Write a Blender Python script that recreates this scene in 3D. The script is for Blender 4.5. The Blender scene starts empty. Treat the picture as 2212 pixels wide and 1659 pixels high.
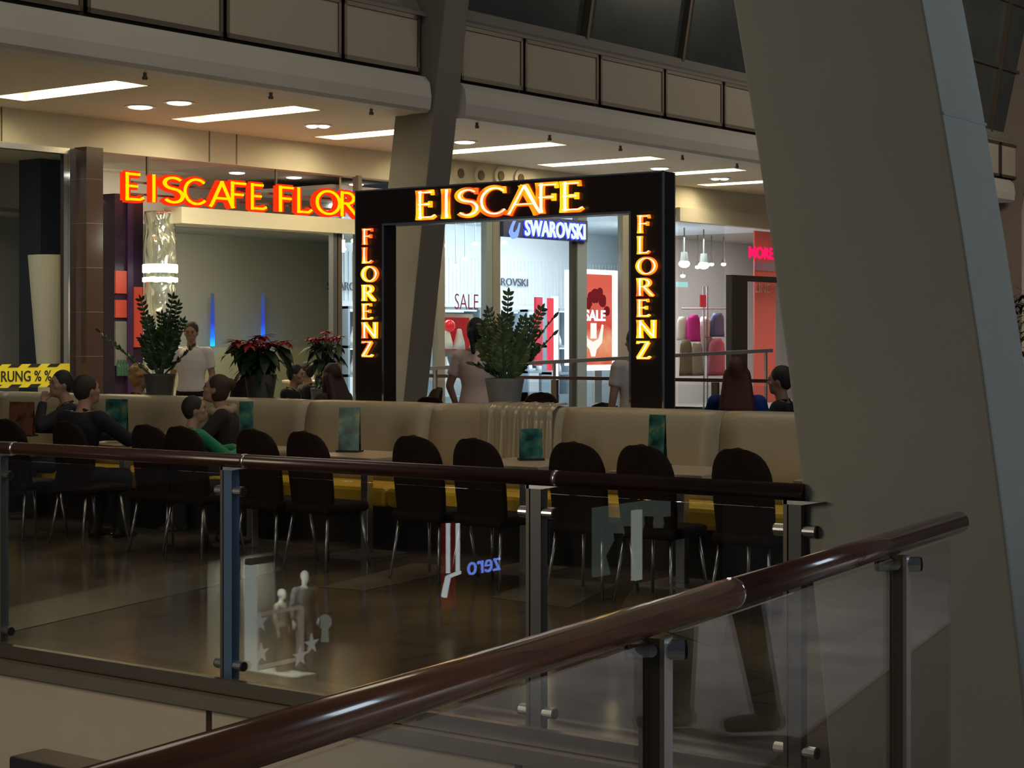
import bpy, math, random
from mathutils import Vector, Matrix
random.seed(7)
# ------------------------------------------------------------------ camera, world, exposure
S = bpy.context.scene
COL = S.collection
EYE = 1.6
YAW = math.radians(36)
SN, CS = math.sin(YAW), math.cos(YAW)
FPX, CX, HY = 3800.0, 1106.0, 735.0
cam = bpy.data.cameras.new('camera')
cam.sensor_width = 36.0
cam.lens = FPX / 2212.0 * 36.0
cam.shift_y = -(829.5 - HY) / 2212.0
cam.clip_start = 0.05
cam.clip_end = 300
camo = bpy.data.objects.new('camera', cam)
camo.location = (0, 0, EYE)
camo.rotation_euler = (math.radians(90), 0, YAW)
COL.objects.link(camo)
S.camera = camo
S.view_settings.view_transform = 'Standard'
S.view_settings.look = 'None'
S.view_settings.gamma = 1.0
S.view_settings.exposure = 0.0
S.view_settings.use_curve_mapping = False
W = bpy.data.worlds.new('world')
S.world = W
W.use_nodes = True
W.node_tree.nodes['Background'].inputs[0].default_value = (0.78, 0.88, 1.0, 1)
W.node_tree.nodes['Background'].inputs[1].default_value = 0.030

def area(name, loc, target, size, power, color, size_y=None, spread=None):
    l = bpy.data.lights.new(name, 'AREA')
    l.energy = power
    l.color = color
    l.size = size
    if size_y:
        l.shape = 'RECTANGLE'
        l.size_y = size_y
    if spread:
        l.spread = math.radians(spread)
    o = bpy.data.objects.new(name, l)
    o.location = loc
    d = Vector(target) - Vector(loc)
    o.rotation_euler = d.to_track_quat('-Z', 'Y').to_euler()
    COL.objects.link(o)
    return o
WARM = (1.0, 0.80, 0.52)
NEUT = (1.0, 0.90, 0.74)
COOL = (0.72, 0.86, 1.0)
# lamps high under the hall roof, and unseen fill lights added right of the void
area('roof_lamp_plaza', (-9, 13.5, 10.5), (-9.5, 12.5, 0), 5.0, 150, (1.0, 0.86, 0.62))
area('roof_lamp_void', (-7, 3.5, 10.5), (-8.5, 6.5, 0), 4.0, 100, (1.0, 0.88, 0.68))
area('fill_light_right', (5.0, 9.0, 6.5), (-2.2, 6.2, 1.5), 2.5, 165, (0.72, 0.87, 1.0))  # unseen cool fill added for the bluish right face of the big column
area('fill_light_bridge', (2.6, 8.2, 4.6), (2.6, 8.2, 0), 2.0, 250, (0.92, 0.90, 1.0), spread=95)  # unseen light added to brighten the bridge floor for its mirror image
area('hall_lamp_fascia', (-7, 14, 9.5), (-15.3, 20, 5.2), 3.0, 32, (1.0, 0.86, 0.66))
area('hall_lamp_fascia_far', (-7, 27, 9.5), (-15.3, 29, 5.2), 3.0, 150, (1.0, 0.86, 0.66))
area('fill_light_far_end', (-8, 34, 8.5), (-14.6, 37, 4.5), 2.5, 190, (1.0, 0.86, 0.66))  # unseen fill added to brighten the far parapet panels
area('lower_hall_lamp', (-7, 1.5, 2.2), (-6, 5.9, -1.2), 2.0, 75, (1.0, 0.84, 0.62))

# ------------------------------------------------------------------ picking points on real planes
def at(px, py, z):
    """world point at height z seen at photo pixel (px,py)"""
    D = FPX * (EYE - z) / (py - HY)
    r = (px - CX) / FPX * D
    return Vector((r * CS - D * SN, r * SN + D * CS, z))
def ratio(px):
    t = (px - CX) / FPX
    return (t * CS - SN) / (CS + t * SN)
def on_y(px, Y, z=0.0):
    return Vector((ratio(px) * Y, Y, z))
def depth(p):
    return -p[0] * SN + p[1] * CS
def zat(p, py):
    return EYE - (py - HY) * depth(p) / FPX
def at_d(px, py, D):
    r = (px - CX) / FPX * D
    return Vector((r * CS - D * SN, r * SN + D * CS, EYE - (py - HY) * D / FPX))

# ------------------------------------------------------------------ materials
MATS = {}
def mat(name, col, rough=0.6, metal=0.0, emit=None, es=1.0, noise=0.0, nscale=8.0, bump=0.0, bscale=60.0, spec=None, coat=0.0, alpha=None):
    if name in MATS:
        return MATS[name]
    m = bpy.data.materials.new(name)
    m.use_nodes = True
    nt = m.node_tree
    b = nt.nodes['Principled BSDF']
    b.inputs['Base Color'].default_value = (*col, 1)
    b.inputs['Roughness'].default_value = rough
    b.inputs['Metallic'].default_value = metal
    if spec is not None:
        b.inputs['Specular IOR Level'].default_value = spec
    if coat:
        b.inputs['Coat Weight'].default_value = coat
        b.inputs['Coat Roughness'].default_value = 0.08
    if emit:
        b.inputs['Emission Color'].default_value = (*emit, 1)
        b.inputs['Emission Strength'].default_value = es
    if alpha is not None:
        b.inputs['Alpha'].default_value = alpha
    if noise or bump:
        tc = nt.nodes.new('ShaderNodeTexCoord')
        if noise:
            n = nt.nodes.new('ShaderNodeTexNoise')
            n.inputs['Scale'].default_value = nscale
            n.inputs['Detail'].default_value = 5
            r = nt.nodes.new('ShaderNodeValToRGB')
            r.color_ramp.elements[0].position = 0.3
            r.color_ramp.elements[1].position = 0.7
            r.color_ramp.elements[0].color = (*[c * (1 - noise) for c in col], 1)
            r.color_ramp.elements[1].color = (*[min(1, c * (1 + noise)) for c in col], 1)
            nt.links.new(tc.outputs['Object'], n.inputs['Vector'])
            nt.links.new(n.outputs['Fac'], r.inputs['Fac'])
            nt.links.new(r.outputs['Color'], b.inputs['Base Color'])
        if bump:
            n2 = nt.nodes.new('ShaderNodeTexNoise')
            n2.inputs['Scale'].default_value = bscale
            n2.inputs['Detail'].default_value = 3
            bp = nt.nodes.new('ShaderNodeBump')
            bp.inputs['Strength'].default_value = bump
            bp.inputs['Distance'].default_value = 0.02
            nt.links.new(tc.outputs['Object'], n2.inputs['Vector'])
            nt.links.new(n2.outputs['Fac'], bp.inputs['Height'])
            nt.links.new(bp.outputs['Normal'], b.inputs['Normal'])
    MATS[name] = m
    return m

def emis(name, col, strength):
    if name in MATS:
        return MATS[name]
    m = bpy.data.materials.new(name)
    m.use_nodes = True
    nt = m.node_tree
    nt.nodes.clear()
    e = nt.nodes.new('ShaderNodeEmission')
    e.inputs[0].default_value = (*col, 1)
    e.inputs[1].default_value = strength
    o = nt.nodes.new('ShaderNodeOutputMaterial')
    nt.links.new(e.outputs[0], o.inputs[0])
    MATS[name] = m
    return m

def glass(name, tint=(0.93, 0.96, 0.95), f0=0.04, fmul=1.0):
    m = bpy.data.materials.new(name)
    m.use_nodes = True
    nt = m.node_tree
    nt.nodes.clear()
    lw = nt.nodes.new('ShaderNodeLayerWeight')
    lw.inputs['Blend'].default_value = 0.5
    p = nt.nodes.new('ShaderNodeMath'); p.operation = 'POWER'; p.inputs[1].default_value = 5.0
    ma = nt.nodes.new('ShaderNodeMath'); ma.operation = 'MULTIPLY_ADD'
    ma.inputs[1].default_value = (1 - f0) * fmul; ma.inputs[2].default_value = f0 * fmul
    tr = nt.nodes.new('ShaderNodeBsdfTransparent'); tr.inputs[0].default_value = (*tint, 1)
    gl = nt.nodes.new('ShaderNodeBsdfGlossy'); gl.inputs['Roughness'].default_value = 0.0
    mx = nt.nodes.new('ShaderNodeMixShader')
    o = nt.nodes.new('ShaderNodeOutputMaterial')
    L = nt.links.new
    L(lw.outputs['Facing'], p.inputs[0]); L(p.outputs[0], ma.inputs[0]); L(ma.outputs[0], mx.inputs[0])
    L(tr.outputs[0], mx.inputs[1]); L(gl.outputs[0], mx.inputs[2]); L(mx.outputs[0], o.inputs[0])
    MATS[name] = m
    return m

def stone_floor(name, c1, c2, rough, bw=0.6, mortar=(0.02, 0.018, 0.016), rot=0.0):
    m = mat(name, c1, rough)
    nt = m.node_tree
    b = nt.nodes['Principled BSDF']
    tc = nt.nodes.new('ShaderNodeTexCoord')
    mp = nt.nodes.new('ShaderNodeMapping'); mp.inputs['Rotation'].default_value[2] = rot
    br = nt.nodes.new('ShaderNodeTexBrick')
    br.offset = 0.0
    br.inputs['Color1'].default_value = (*c1, 1); br.inputs['Color2'].default_value = (*c2, 1)
    br.inputs['Mortar'].default_value = (*mortar, 1)
    br.inputs['Scale'].default_value = 1.0
    br.inputs['Mortar Size'].default_value = 0.004
    br.inputs['Brick Width'].default_value = bw; br.inputs['Row Height'].default_value = bw
    n = nt.nodes.new('ShaderNodeTexNoise'); n.inputs['Scale'].default_value = 2.2; n.inputs['Detail'].default_value = 8
    mx = nt.nodes.new('ShaderNodeMix'); mx.data_type = 'RGBA'; mx.blend_type = 'MULTIPLY'; mx.inputs['Factor'].default_value = 0.75
    r = nt.nodes.new('ShaderNodeValToRGB')
    r.color_ramp.elements[0].position = 0.3; r.color_ramp.elements[0].color = (.55, .55, .55, 1)
    r.color_ramp.elements[1].position = 0.72; r.color_ramp.elements[1].color = (1.25, 1.2, 1.15, 1)
    L = nt.links.new
    L(tc.outputs['Object'], mp.inputs[0]); L(mp.outputs[0], br.inputs['Vector']); L(mp.outputs[0], n.inputs['Vector'])
    L(n.outputs['Fac'], r.inputs[0]); L(br.outputs['Color'], mx.inputs['A']); L(r.outputs[0], mx.inputs['B'])
    L(mx.outputs['Result'], b.inputs['Base Color'])
    return m

def wood(name, c1, c2, rough=0.25, scale=(2, 40, 40), coat=0.6):
    m = mat(name, c1, rough, coat=coat)
    nt = m.node_tree
    b = nt.nodes['Principled BSDF']
    tc = nt.nodes.new('ShaderNodeTexCoord')
    mp = nt.nodes.new('ShaderNodeMapping'); mp.inputs['Scale'].default_value = scale
    n = nt.nodes.new('ShaderNodeTexNoise'); n.inputs['Scale'].default_value = 1.6; n.inputs['Detail'].default_value = 6
    r = nt.nodes.new('ShaderNodeValToRGB')
    r.color_ramp.elements[0].position = 0.35; r.color_ramp.elements[0].color = (*c1, 1)
    r.color_ramp.elements[1].position = 0.65; r.color_ramp.elements[1].color = (*c2, 1)
    L = nt.links.new
    L(tc.outputs['Object'], mp.inputs[0]); L(mp.outputs[0], n.inputs['Vector']); L(n.outputs['Fac'], r.inputs[0])
    L(r.outputs[0], b.inputs['Base Color'])
    return m

# ------------------------------------------------------------------ mesh builder (world coordinates in, thing-local out)
def frame_inv(o):
    M = Matrix.LocRotScale(o.location, o.rotation_euler, o.scale)
    return M.inverted()
def world_mat(o):
    M = Matrix.LocRotScale(o.location, o.rotation_euler, o.scale)
    return world_mat(o.parent) @ M if o.parent else M

class MB:
    def __init__(s, tf=None):
        s.v, s.f, s.tf = [], [], tf
    def add(s, vs, fs):
        k = len(s.v)
        for p in vs:
            p = Vector(p)
            if s.tf: p = Vector(s.tf(p))
            s.v.append(p)
        s.f += [[k + i for i in f] for f in fs]
        return s
    def box(s, x0, x1, y0, y1, z0, z1):
        vs = [(x, y, z) for z in (z0, z1) for y in (y0, y1) for x in (x0, x1)]
        return s.add(vs, [(0, 2, 3, 1), (4, 5, 7, 6), (0, 1, 5, 4), (2, 6, 7, 3), (0, 4, 6, 2), (1, 3, 7, 5)])
    def cbox(s, c, sx, sy, sz, rz=0):
        c = Vector(c); ca, sa = math.cos(rz), math.sin(rz)
        vs = []
        for z in (-sz / 2, sz / 2):
            for y in (-sy / 2, sy / 2):
                for x in (-sx / 2, sx / 2):
                    vs.append((c.x + x * ca - y * sa, c.y + x * sa + y * ca, c.z + z))
        return s.add(vs, [(0, 2, 3, 1), (4, 5, 7, 6), (0, 1, 5, 4), (2, 6, 7, 3), (0, 4, 6, 2), (1, 3, 7, 5)])
    def hexa(s, b, t):
        """b, t: four points each (same winding)"""
        return s.add(list(b) + list(t), [(3, 2, 1, 0), (4, 5, 6, 7), (0, 1, 5, 4), (1, 2, 6, 5), (2, 3, 7, 6), (3, 0, 4, 7)])
    def bar(s, p0, p1, w, h, up=(0, 0, 1)):
        p0, p1 = Vector(p0), Vector(p1)
        d = (p1 - p0).normalized(); u = Vector(up)
        a = d.cross(u).normalized() * w / 2; c = a.cross(d).normalized() * h / 2
        q = lambda p: [p - a - c, p + a - c, p + a + c, p - a + c]
        return s.hexa(q(p0), q(p1))
    def cyl(s, p0, p1, r0, r1=None, n=16, cap=True, oval=1.0):
        r1 = r0 if r1 is None else r1
        p0, p1 = Vector(p0), Vector(p1)
        d = (p1 - p0).normalized()
        a = d.orthogonal().normalized() if abs(d.z) > .95 else d.cross(Vector((0, 0, 1))).normalized()
        b = a.cross(d).normalized()
        vs = []
        for p, r in ((p0, r0), (p1, r1)):
            for i in range(n):
                t = 2 * math.pi * i / n
                vs.append(p + a * math.cos(t) * r + b * math.sin(t) * r * oval)
        fs = [(i, (i + 1) % n, n + (i + 1) % n, n + i) for i in range(n)]
        if cap: fs += [tuple(range(n))[::-1], tuple(range(n, 2 * n))]
        return s.add(vs, fs)
    def tube(s, pts, r, n=8, rs=None):
        pts = [Vector(p) for p in pts]
        vs, fs = [], []
        a = None
        for k, p in enumerate(pts):
            d = (pts[min(k + 1, len(pts) - 1)] - pts[max(k - 1, 0)]).normalized()
            a = (d.orthogonal() if a is None else a - d * a.dot(d)).normalized()
            b = d.cross(a)
            rr = rs[k] if rs else r
            for i in range(n):
                t = 2 * math.pi * i / n
                vs.append(p + a * math.cos(t) * rr + b * math.sin(t) * rr)
        for k in range(len(pts) - 1):
            for i in range(n):
                fs.append((k * n + i, k * n + (i + 1) % n, (k + 1) * n + (i + 1) % n, (k + 1) * n + i))
        fs += [tuple(range(n))[::-1], tuple((len(pts) - 1) * n + i for i in range(n))]
        return s.add(vs, fs)
    def ell(s, c, r, nu=14, nv=9, rot=None, fn=None):
        c = Vector(c)
        if not hasattr(r, '__len__'): r = (r, r, r)
        vs, fs = [], []
        def P(u, v):
            p = Vector((math.cos(u) * math.sin(v) * r[0], math.sin(u) * math.sin(v) * r[1], math.cos(v) * r[2]))
            if fn: p = fn(p)
            if rot: p = rot @ p
            return c + p
        vs.append(P(0, 0))
        for j in range(1, nv):
            for i in range(nu):
                vs.append(P(2 * math.pi * i / nu, math.pi * j / nv))
        vs.append(P(0, math.pi))
        for i in range(nu):
            fs.append((0, 1 + i, 1 + (i + 1) % nu))
            for j in range(nv - 2):
                a = 1 + j * nu
                fs.append((a + i, a + nu + i, a + nu + (i + 1) % nu, a + (i + 1) % nu))
            a = 1 + (nv - 2) * nu
            fs.append((a + i, len(vs) - 1, a + (i + 1) % nu))
        return s.add(vs, fs)
    def lathe(s, prof, c, n=24):
        """prof: list of (r, z)"""
        c = Vector(c)
        vs, fs = [], []
        for r, z in prof:
            for i in range(n):
                t = 2 * math.pi * i / n
                vs.append(c + Vector((r * math.cos(t), r * math.sin(t), z)))
        for k in range(len(prof) - 1):
            for i in range(n):
                fs.append((k * n + i, k * n + (i + 1) % n, (k + 1) * n + (i + 1) % n, (k + 1) * n + i))
        fs += [tuple(range(n))[::-1], tuple((len(prof) - 1) * n + i for i in range(n))]
        return s.add(vs, fs)
    def slab(s, quad, th):
        q = [Vector(p) for p in quad]; t = Vector(th)
        n = len(q)
        vs = q + [p + t for p in q]
        fs = [tuple(range(n))[::-1], tuple(range(n, 2 * n))] + [(i, (i + 1) % n, n + (i + 1) % n, n + i) for i in range(n)]
        return s.add(vs, fs)
    def build(s, name, m, parent=None, smooth=False, bevel=0.0, origin=None, mods=None):
        me = bpy.data.meshes.new(name)
        if parent is not None:
            inv = world_mat(parent).inverted()
            vs = [inv @ p for p in s.v]
            loc = None
        else:
            if origin is None:
                xs = [p.x for p in s.v]; ys = [p.y for p in s.v]; zs = [p.z for p in s.v]
                origin = ((min(xs) + max(xs)) / 2, (min(ys) + max(ys)) / 2, min(zs))
            loc = Vector(origin)
            vs = [p - loc for p in s.v]
        me.from_pydata([tuple(p) for p in vs], [], s.f)
        me.update()
        bm_fix(me)
        if smooth:
            me.polygons.foreach_set('use_smooth', [True] * len(me.polygons))
        if m: me.materials.append(m)
        o = bpy.data.objects.new(name, me)
        COL.objects.link(o)
        if parent is not None: o.parent = parent
        else: o.location = loc
        if bevel:
            b = o.modifiers.new('bevel', 'BEVEL'); b.width = bevel; b.segments = 2; b.limit_method = 'ANGLE'
        return o

import bmesh
def bm_fix(me):
    bm = bmesh.new(); bm.from_mesh(me)
    bmesh.ops.recalc_face_normals(bm, faces=bm.faces)
    bm.to_mesh(me); bm.free()

def tag(o, label, cat, group=None, kind=None):
    if label: o['label'] = label
    if cat: o['category'] = cat
    if group: o['group'] = group
    if kind: o['kind'] = kind
    return o
def thing(name, loc, label, cat, rz=0, group=None, kind=None):
    o = bpy.data.objects.new(name, None)
    o.empty_display_size = 0.1
    o.location = loc; o.rotation_euler = (0, 0, rz)
    COL.objects.link(o)
    return tag(o, label, cat, group, kind)
def struct(mb, name, m, label=None, cat=None, bevel=0.0, parent=None, smooth=False):
    o = mb.build(name, m, parent, bevel=bevel, smooth=smooth)
    if parent is None:
        o['kind'] = 'structure'
        if label: o['label'] = label
        if cat: o['category'] = cat
    return o
def kids(o):
    return [c for c in bpy.data.objects if c.parent == o]
def copy_tree(o, parent=None):
    c = o.copy(); COL.objects.link(c)
    if parent is not None:
        c.parent = parent
    for ch in kids(o):
        copy_tree(ch, c)
    return c

# stroke lettering -------------------------------------------------
def arc(cx, cy, rx, ry, a0, a1, n, w0, w1=None, wm=None):
    out = []
    for i in range(n + 1):
        t = i / n
        a = math.radians(a0 + (a1 - a0) * t)
        w = w0 + ((w1 if w1 is not None else w0) - w0) * t
        if wm is not None:
            w = w + (wm - w) * math.sin(math.pi * t)
        out.append((cx + rx * math.cos(a), cy + ry * math.sin(a), w))
    return out
def glyph(ch, serif=True):
    T, N = .17, .11        # thick and thin
    g = []
    sf = lambda x, y, h=.17: [(x - .13, y, .055), (x + .13, y, .055)] if serif else None
    stem = lambda x: [(x, 0, T * 1.25), (x, .2, T), (x, .8, T), (x, 1, T * 1.25)]
    if ch == 'E':
        g = [stem(.14), [(.1, .945, N), (.5, .945, N)], [(.1, .52, N), (.44, .52, N)], [(.1, .055, N), (.5, .055, N), (.6, .13, N * .8)],
             [(.5, 1.0, .07), (.52, .82, .07)], [(.45, .62, .08), (.45, .41, .08)]]
        w = .62
    elif ch == 'F':
        g = [stem(.14), [(.1, .945, N), (.5, .945, N)], [(.1, .52, N), (.44, .52, N)], [(.5, 1.0, .07), (.52, .8, .07)], [(.45, .63, .08), (.45, .4, .08)]]
        w = .58
    elif ch == 'I':
        g = [stem(.14)]; w = .28
    elif ch == 'L':
        g = [stem(.14), [(.1, .055, N), (.45, .055, N), (.55, .16, N * .8)]]; w = .58
    elif ch == 'S':
        g = [arc(.28, .74, .19, .2, 35, 270, 12, N, T) + arc(.28, .29, .2, .24, 90, -145, 12, T, N), [(.47, .97, .06), (.47, .76, .06)]]
        w = .56
    elif ch == 'C':
        g = [arc(.43, .5, .36, .45, 48, 318, 20, N, N, T * 1.05), [(.68, .96, .06), (.69, .74, .06)]]; w = .78
    elif ch == 'O':
        g = [arc(.4, .5, .32, .45, 0, 90, 8, T, N) + arc(.4, .5, .32, .45, 90, 180, 8, N, T)[1:] + arc(.4, .5, .32, .45, 180, 270, 8, T, N)[1:] + arc(.4, .5, .32, .45, 270, 360, 8, N, T)[1:]]
        w = .8
    elif ch == 'A':
        g = [[(.07, 0, .14), (.12, .12, .1), (.38, .97, .11)], [(.36, .97, .18), (.62, .12, .17), (.67, 0, .22)], [(.2, .33, .09), (.56, .33, .09)]]; w = .76
    elif ch == 'R':
        g = [stem(.14), [(.14, .945, N)] + arc(.3, .735, .19, .215, 90, -90, 8, N, N, T) + [(.14, .52, N)], [(.28, .52, T), (.58, .05, T * .95), (.64, 0, .1)]]; w = .66
    elif ch == 'N':
        g = [stem(.12), [(.1, .97, T), (.6, .03, T)], [(.6, 0, .13), (.6, 1, .16)]]; w = .72
    elif ch == 'Z':
        g = [[(.06, .945, N), (.5, .945, N)], [(.48, .93, T * .9), (.1, .07, T)], [(.05, .055, N), (.47, .055, N), (.56, .15, N * .8)], [(.08, 1, .07), (.06, .84, .07)]]; w = .6
    return g, w
def stroke_mesh(mb, strokes, M, th, scale_w=1.0, z0=0.0, sy=1.0, sx=1.0):
    """M maps local (x,y,z) to world; every stroke is a flat ribbon with round joins, thickness th"""
    def ext(poly):
        n = len(poly)
        vs = [M((x * sx, y * sy, z0)) for x, y in poly] + [M((x * sx, y * sy, z0 + th)) for x, y in poly]
        mb.add(vs, [tuple(range(n))[::-1], tuple(range(n, 2 * n))] + [(i, (i + 1) % n, n + (i + 1) % n, n + i) for i in range(n)])
    for st in strokes:
        for k in range(len(st) - 1):
            x0, y0, w0 = st[k]; x1, y1, w1 = st[k + 1]
            w0 *= scale_w; w1 *= scale_w
            d = math.hypot(x1 - x0, y1 - y0)
            if d < 1e-6: continue
            nx, ny = -(y1 - y0) / d / 2, (x1 - x0) / d / 2
            ext([(x0 + nx * w0, y0 + ny * w0), (x0 - nx * w0, y0 - ny * w0), (x1 - nx * w1, y1 - ny * w1), (x1 + nx * w1, y1 + ny * w1)])
        for k in range(1, len(st) - 1):
            x, y, w = st[k]; w *= scale_w * .5
            ext([(x + w * math.cos(a * math.pi / 5), y + w * math.sin(a * math.pi / 5)) for a in range(10)])

def text_mb(mb, string, origin, right, up, height, th=0.01, width=None, bold=0.0, align='L', reverse=False):
    """text set in the plain built-in face, cap height = height, laid on origin/right/up"""
    cu = bpy.data.curves.new('t', 'FONT')
    cu.body = string
    cu.size = 1.0
    cu.extrude = 0.0
    cu.offset = bold
    cu.resolution_u = 3
    o = bpy.data.objects.new('t', cu)
    COL.objects.link(o)
    dg = bpy.context.evaluated_depsgraph_get(); dg.update()
    me = bpy.data.meshes.new_from_object(o.evaluated_get(dg))
    bpy.data.objects.remove(o)
    xs = [v.co.x for v in me.vertices]
    x0, x1 = min(xs), max(xs)
    cap = 0.70
    sy = height / cap
    sx = (width / (x1 - x0)) if width else sy
    R = Vector(right).normalized(); U = Vector(up).normalized(); N = R.cross(U)
    O = Vector(origin)
    if align == 'C': O = O - R * (x1 - x0) * sx / 2
    pts = [O + R * (v.co.x - x0) * sx + U * v.co.y * sy for v in me.vertices]
    n = len(pts)
    fs = [tuple(p.vertices) for p in me.polygons]
    # outline edges used once -> side walls
    cnt = {}
    for f in fs:
        for a, b in zip(f, f[1:] + f[:1]):
            k = (min(a, b), max(a, b)); cnt[k] = cnt.get(k, 0) + 1
    side = [(a, b, n + b, n + a) for (a, b), c in cnt.items() if c == 1]
    mb.add(pts + [p + N * th for p in pts], [f[::-1] for f in fs] + [tuple(n + i for i in f) for f in fs] + side)
    bpy.data.meshes.remove(me)
    return mb
# ------------------------------------------------------------------ shared materials
M_cream = mat('cream_paint', (0.62, 0.57, 0.47), 0.65, noise=0.05, nscale=1.2)
M_white = mat('white_plaster', (0.54, 0.52, 0.49), 0.6, noise=0.04, nscale=0.8)
M_soffit = mat('soffit_paint', (0.62, 0.54, 0.42), 0.7, noise=0.03, nscale=0.7)
M_panel = mat('fascia_panel_cloth', (0.42, 0.38, 0.32), 0.85, bump=0.15, bscale=160)
M_bronze = mat('bronze_frame_metal', (0.16, 0.135, 0.11), 0.45, metal=0.7)
M_dark = mat('near_black_gap', (0.02, 0.016, 0.014), 0.6)
M_steel = mat('brushed_steel', (0.55, 0.55, 0.56), 0.32, metal=1.0, noise=0.08, nscale=30)
M_chrome = mat('polished_chrome', (0.8, 0.8, 0.82), 0.09, metal=1.0)
M_concrete = mat('column_paint', (0.31, 0.315, 0.285), 0.6, noise=0.06, nscale=1.5, bump=0.12, bscale=220)
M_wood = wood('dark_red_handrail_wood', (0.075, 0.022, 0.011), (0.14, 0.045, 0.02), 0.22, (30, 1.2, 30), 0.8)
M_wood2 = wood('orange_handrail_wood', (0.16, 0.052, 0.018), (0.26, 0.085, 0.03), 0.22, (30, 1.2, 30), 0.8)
M_woodf = wood('far_handrail_wood', (0.035, 0.014, 0.010), (0.06, 0.024, 0.015), 0.3, (1.2, 30, 30), 0.4)
M_glass = glass('rail_glass', (0.95, 0.965, 0.955))
M_glassn = glass('near_rail_glass', (0.95, 0.96, 0.95), f0=0.045)
M_shopglass = glass('shop_glass', (0.96, 0.98, 0.975))
M_floor = stone_floor('polished_brown_stone', (0.13, 0.10, 0.075), (0.10, 0.08, 0.062), 0.17, 0.6, rot=0.12)
M_floorl = stone_floor('polished_beige_stone', (0.19, 0.165, 0.125), (0.17, 0.15, 0.115), 0.2, 0.6, mortar=(.1, .09, .07), rot=0.12)
M_floorg = stone_floor('grey_bridge_stone', (0.36, 0.34, 0.31), (0.33, 0.315, 0.29), 0.35, 0.6, mortar=(.2, .19, .18))

# facade line of the shops (x = FA0 + FA1*y) and line of the gallery edge above
FB, FM = -20.74, 0.0786
GB, GM = -16.17, 0.0438
def fx(Y, d=0.0): return FB + FM * Y + d
def gx(Y, d=0.0): return GB + GM * Y + d
def fy(px):                      # y where the facade line is seen at photo column px
    return FB / (ratio(px) - FM)
def gy(px):
    return GB / (ratio(px) - GM)
def F(px, z, d=0.0):             # point on facade at px, height z, d into the room
    Y = fy(px); return Vector((fx(Y, d), Y, z))
def Fz(px, py):
    return zat(F(px, 0), py)

# ------------------------------------------------------------------ floors and slab edges
YG = 5.99                        # line of the far railing
struct(MB().slab([(-24, 5.9, 0), (-1.2, 5.9, 0), (-1.2, 22.2, 0), (-24, 22.2, 0)], (0, 0, -.3)), 'floor', M_floor)
struct(MB().slab([(-24, 22.2, 0), (-15.2, 22.2, 0), (-14.4, 44, 0), (-24, 44, 0)], (0, 0, -.3)), 'floor_gallery', M_floorg)
struct(MB().slab([(-24, 5.9, .006), (-15.9, 5.9, .006), (-15.3, 22.1, .006), (-24, 22.1, .006)], (0, 0, -.004)), 'floor_left_bounce', M_floorg)  # pale overlay added to bounce light up to the soffit
a, b, c, d_ = at(-400, 1462, 0), at(610, 1232, 0), at(560, 1196, 0), at(-400, 1405, 0)
struct(MB().slab([a + Vector((0, 0, .004)), b + Vector((0, 0, .004)), c + Vector((0, 0, .004)), d_ + Vector((0, 0, .004))], (0, 0, -.003)), 'trim_1', M_floorl)
# light stone fields under the tables
for i, q in enumerate([[(690, 1268), (900, 1215), (1010, 1228), (790, 1275)], [(1060, 1290), (1180, 1245), (1330, 1262), (1230, 1312)], [(1330, 1330), (1370, 1262), (1580, 1275), (1560, 1400)]]):
    struct(MB().slab([at(x, y, .004) for x, y in q], (0, 0, -.003)), 'trim_%d' % (i + 2), M_floorl)
# bridge on this side, seen mirrored in the near glass
_q0, _q1 = at(700, 1558, 1.04), at(2070, 1128, 1.04)
_k = (_q1.x - _q0.x) / (_q1.y - _q0.y)
_ex = lambda y: _q0.x + _k * (y - _q0.y) + .03
struct(MB().slab([(_ex(-3), -3, 0), (6.5, -3, 0), (6.5, 16, 0), (-1.18, 16, 0), (-1.18, 5.85, 0), (_ex(5.85), 5.85, 0)], (0, 0, -.3)), 'floor_bridge', M_floorg)
struct(MB().box(6.5, 6.65, -3, 16, 0, 3.2), 'wall_right', mat('bridge_wall_paint', (.5, .5, .52), .7))
# slab edge below the far railing: steel channel, then cloth coloured panels with dark joints
struct(MB().box(-16, -1.2, 5.86, 5.9, -.055, .012), 'trim_5', mat('channel_top', (.17, .145, .115), .35, metal=.8))
struct(MB().box(-16, -1.2, 5.80, 5.9, -.125, -.06), 'trim_6', mat('channel_low', (.24, .21, .165), .4, metal=.6))
mb = MB()
xs = [-15.2, -13.4, -11.6, -9.8, -7.95, -6.0, -4.21, -2.4, -1.2]
for x0, x1 in zip(xs, xs[1:]):
    mb.box(x0 + .02, x1 - .02, 5.84, 5.9, -1.25, -.13)
struct(mb, 'wall_slab_edge', mat('slab_edge_panel', (.50, .45, .37), .8, noise=.06, nscale=1.5))
struct(MB().box(-16, -1.2, 5.885, 5.9, -1.3, -.12), 'trim_7', M_bronze)
mb = MB()
mb.slab([(-16, 5.9, -1.3), (-1.2, 5.9, -1.3), (-1.2, 5.9, -1.75), (-16, 5.9, -1.75)], (0, .2, 0))
struct(mb, 'trim_8', M_white)
# lower hall below the void, only met in reflections
M_lowf = mat('lower_hall_floor', (.06, .05, .045), .3)
struct(MB().slab([(-22, -22, -4.3), (6, -22, -4.3), (6, 6.5, -4.3), (-22, 6.5, -4.3)], (0, 0, -.2)), 'floor_lower', M_lowf)
struct(MB().box(-19.4, -18.95, -22, 6, -4.3, -.5), 'wall_lower', mat('lower_wall_dark', (.05, .04, .036), .7))

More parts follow.
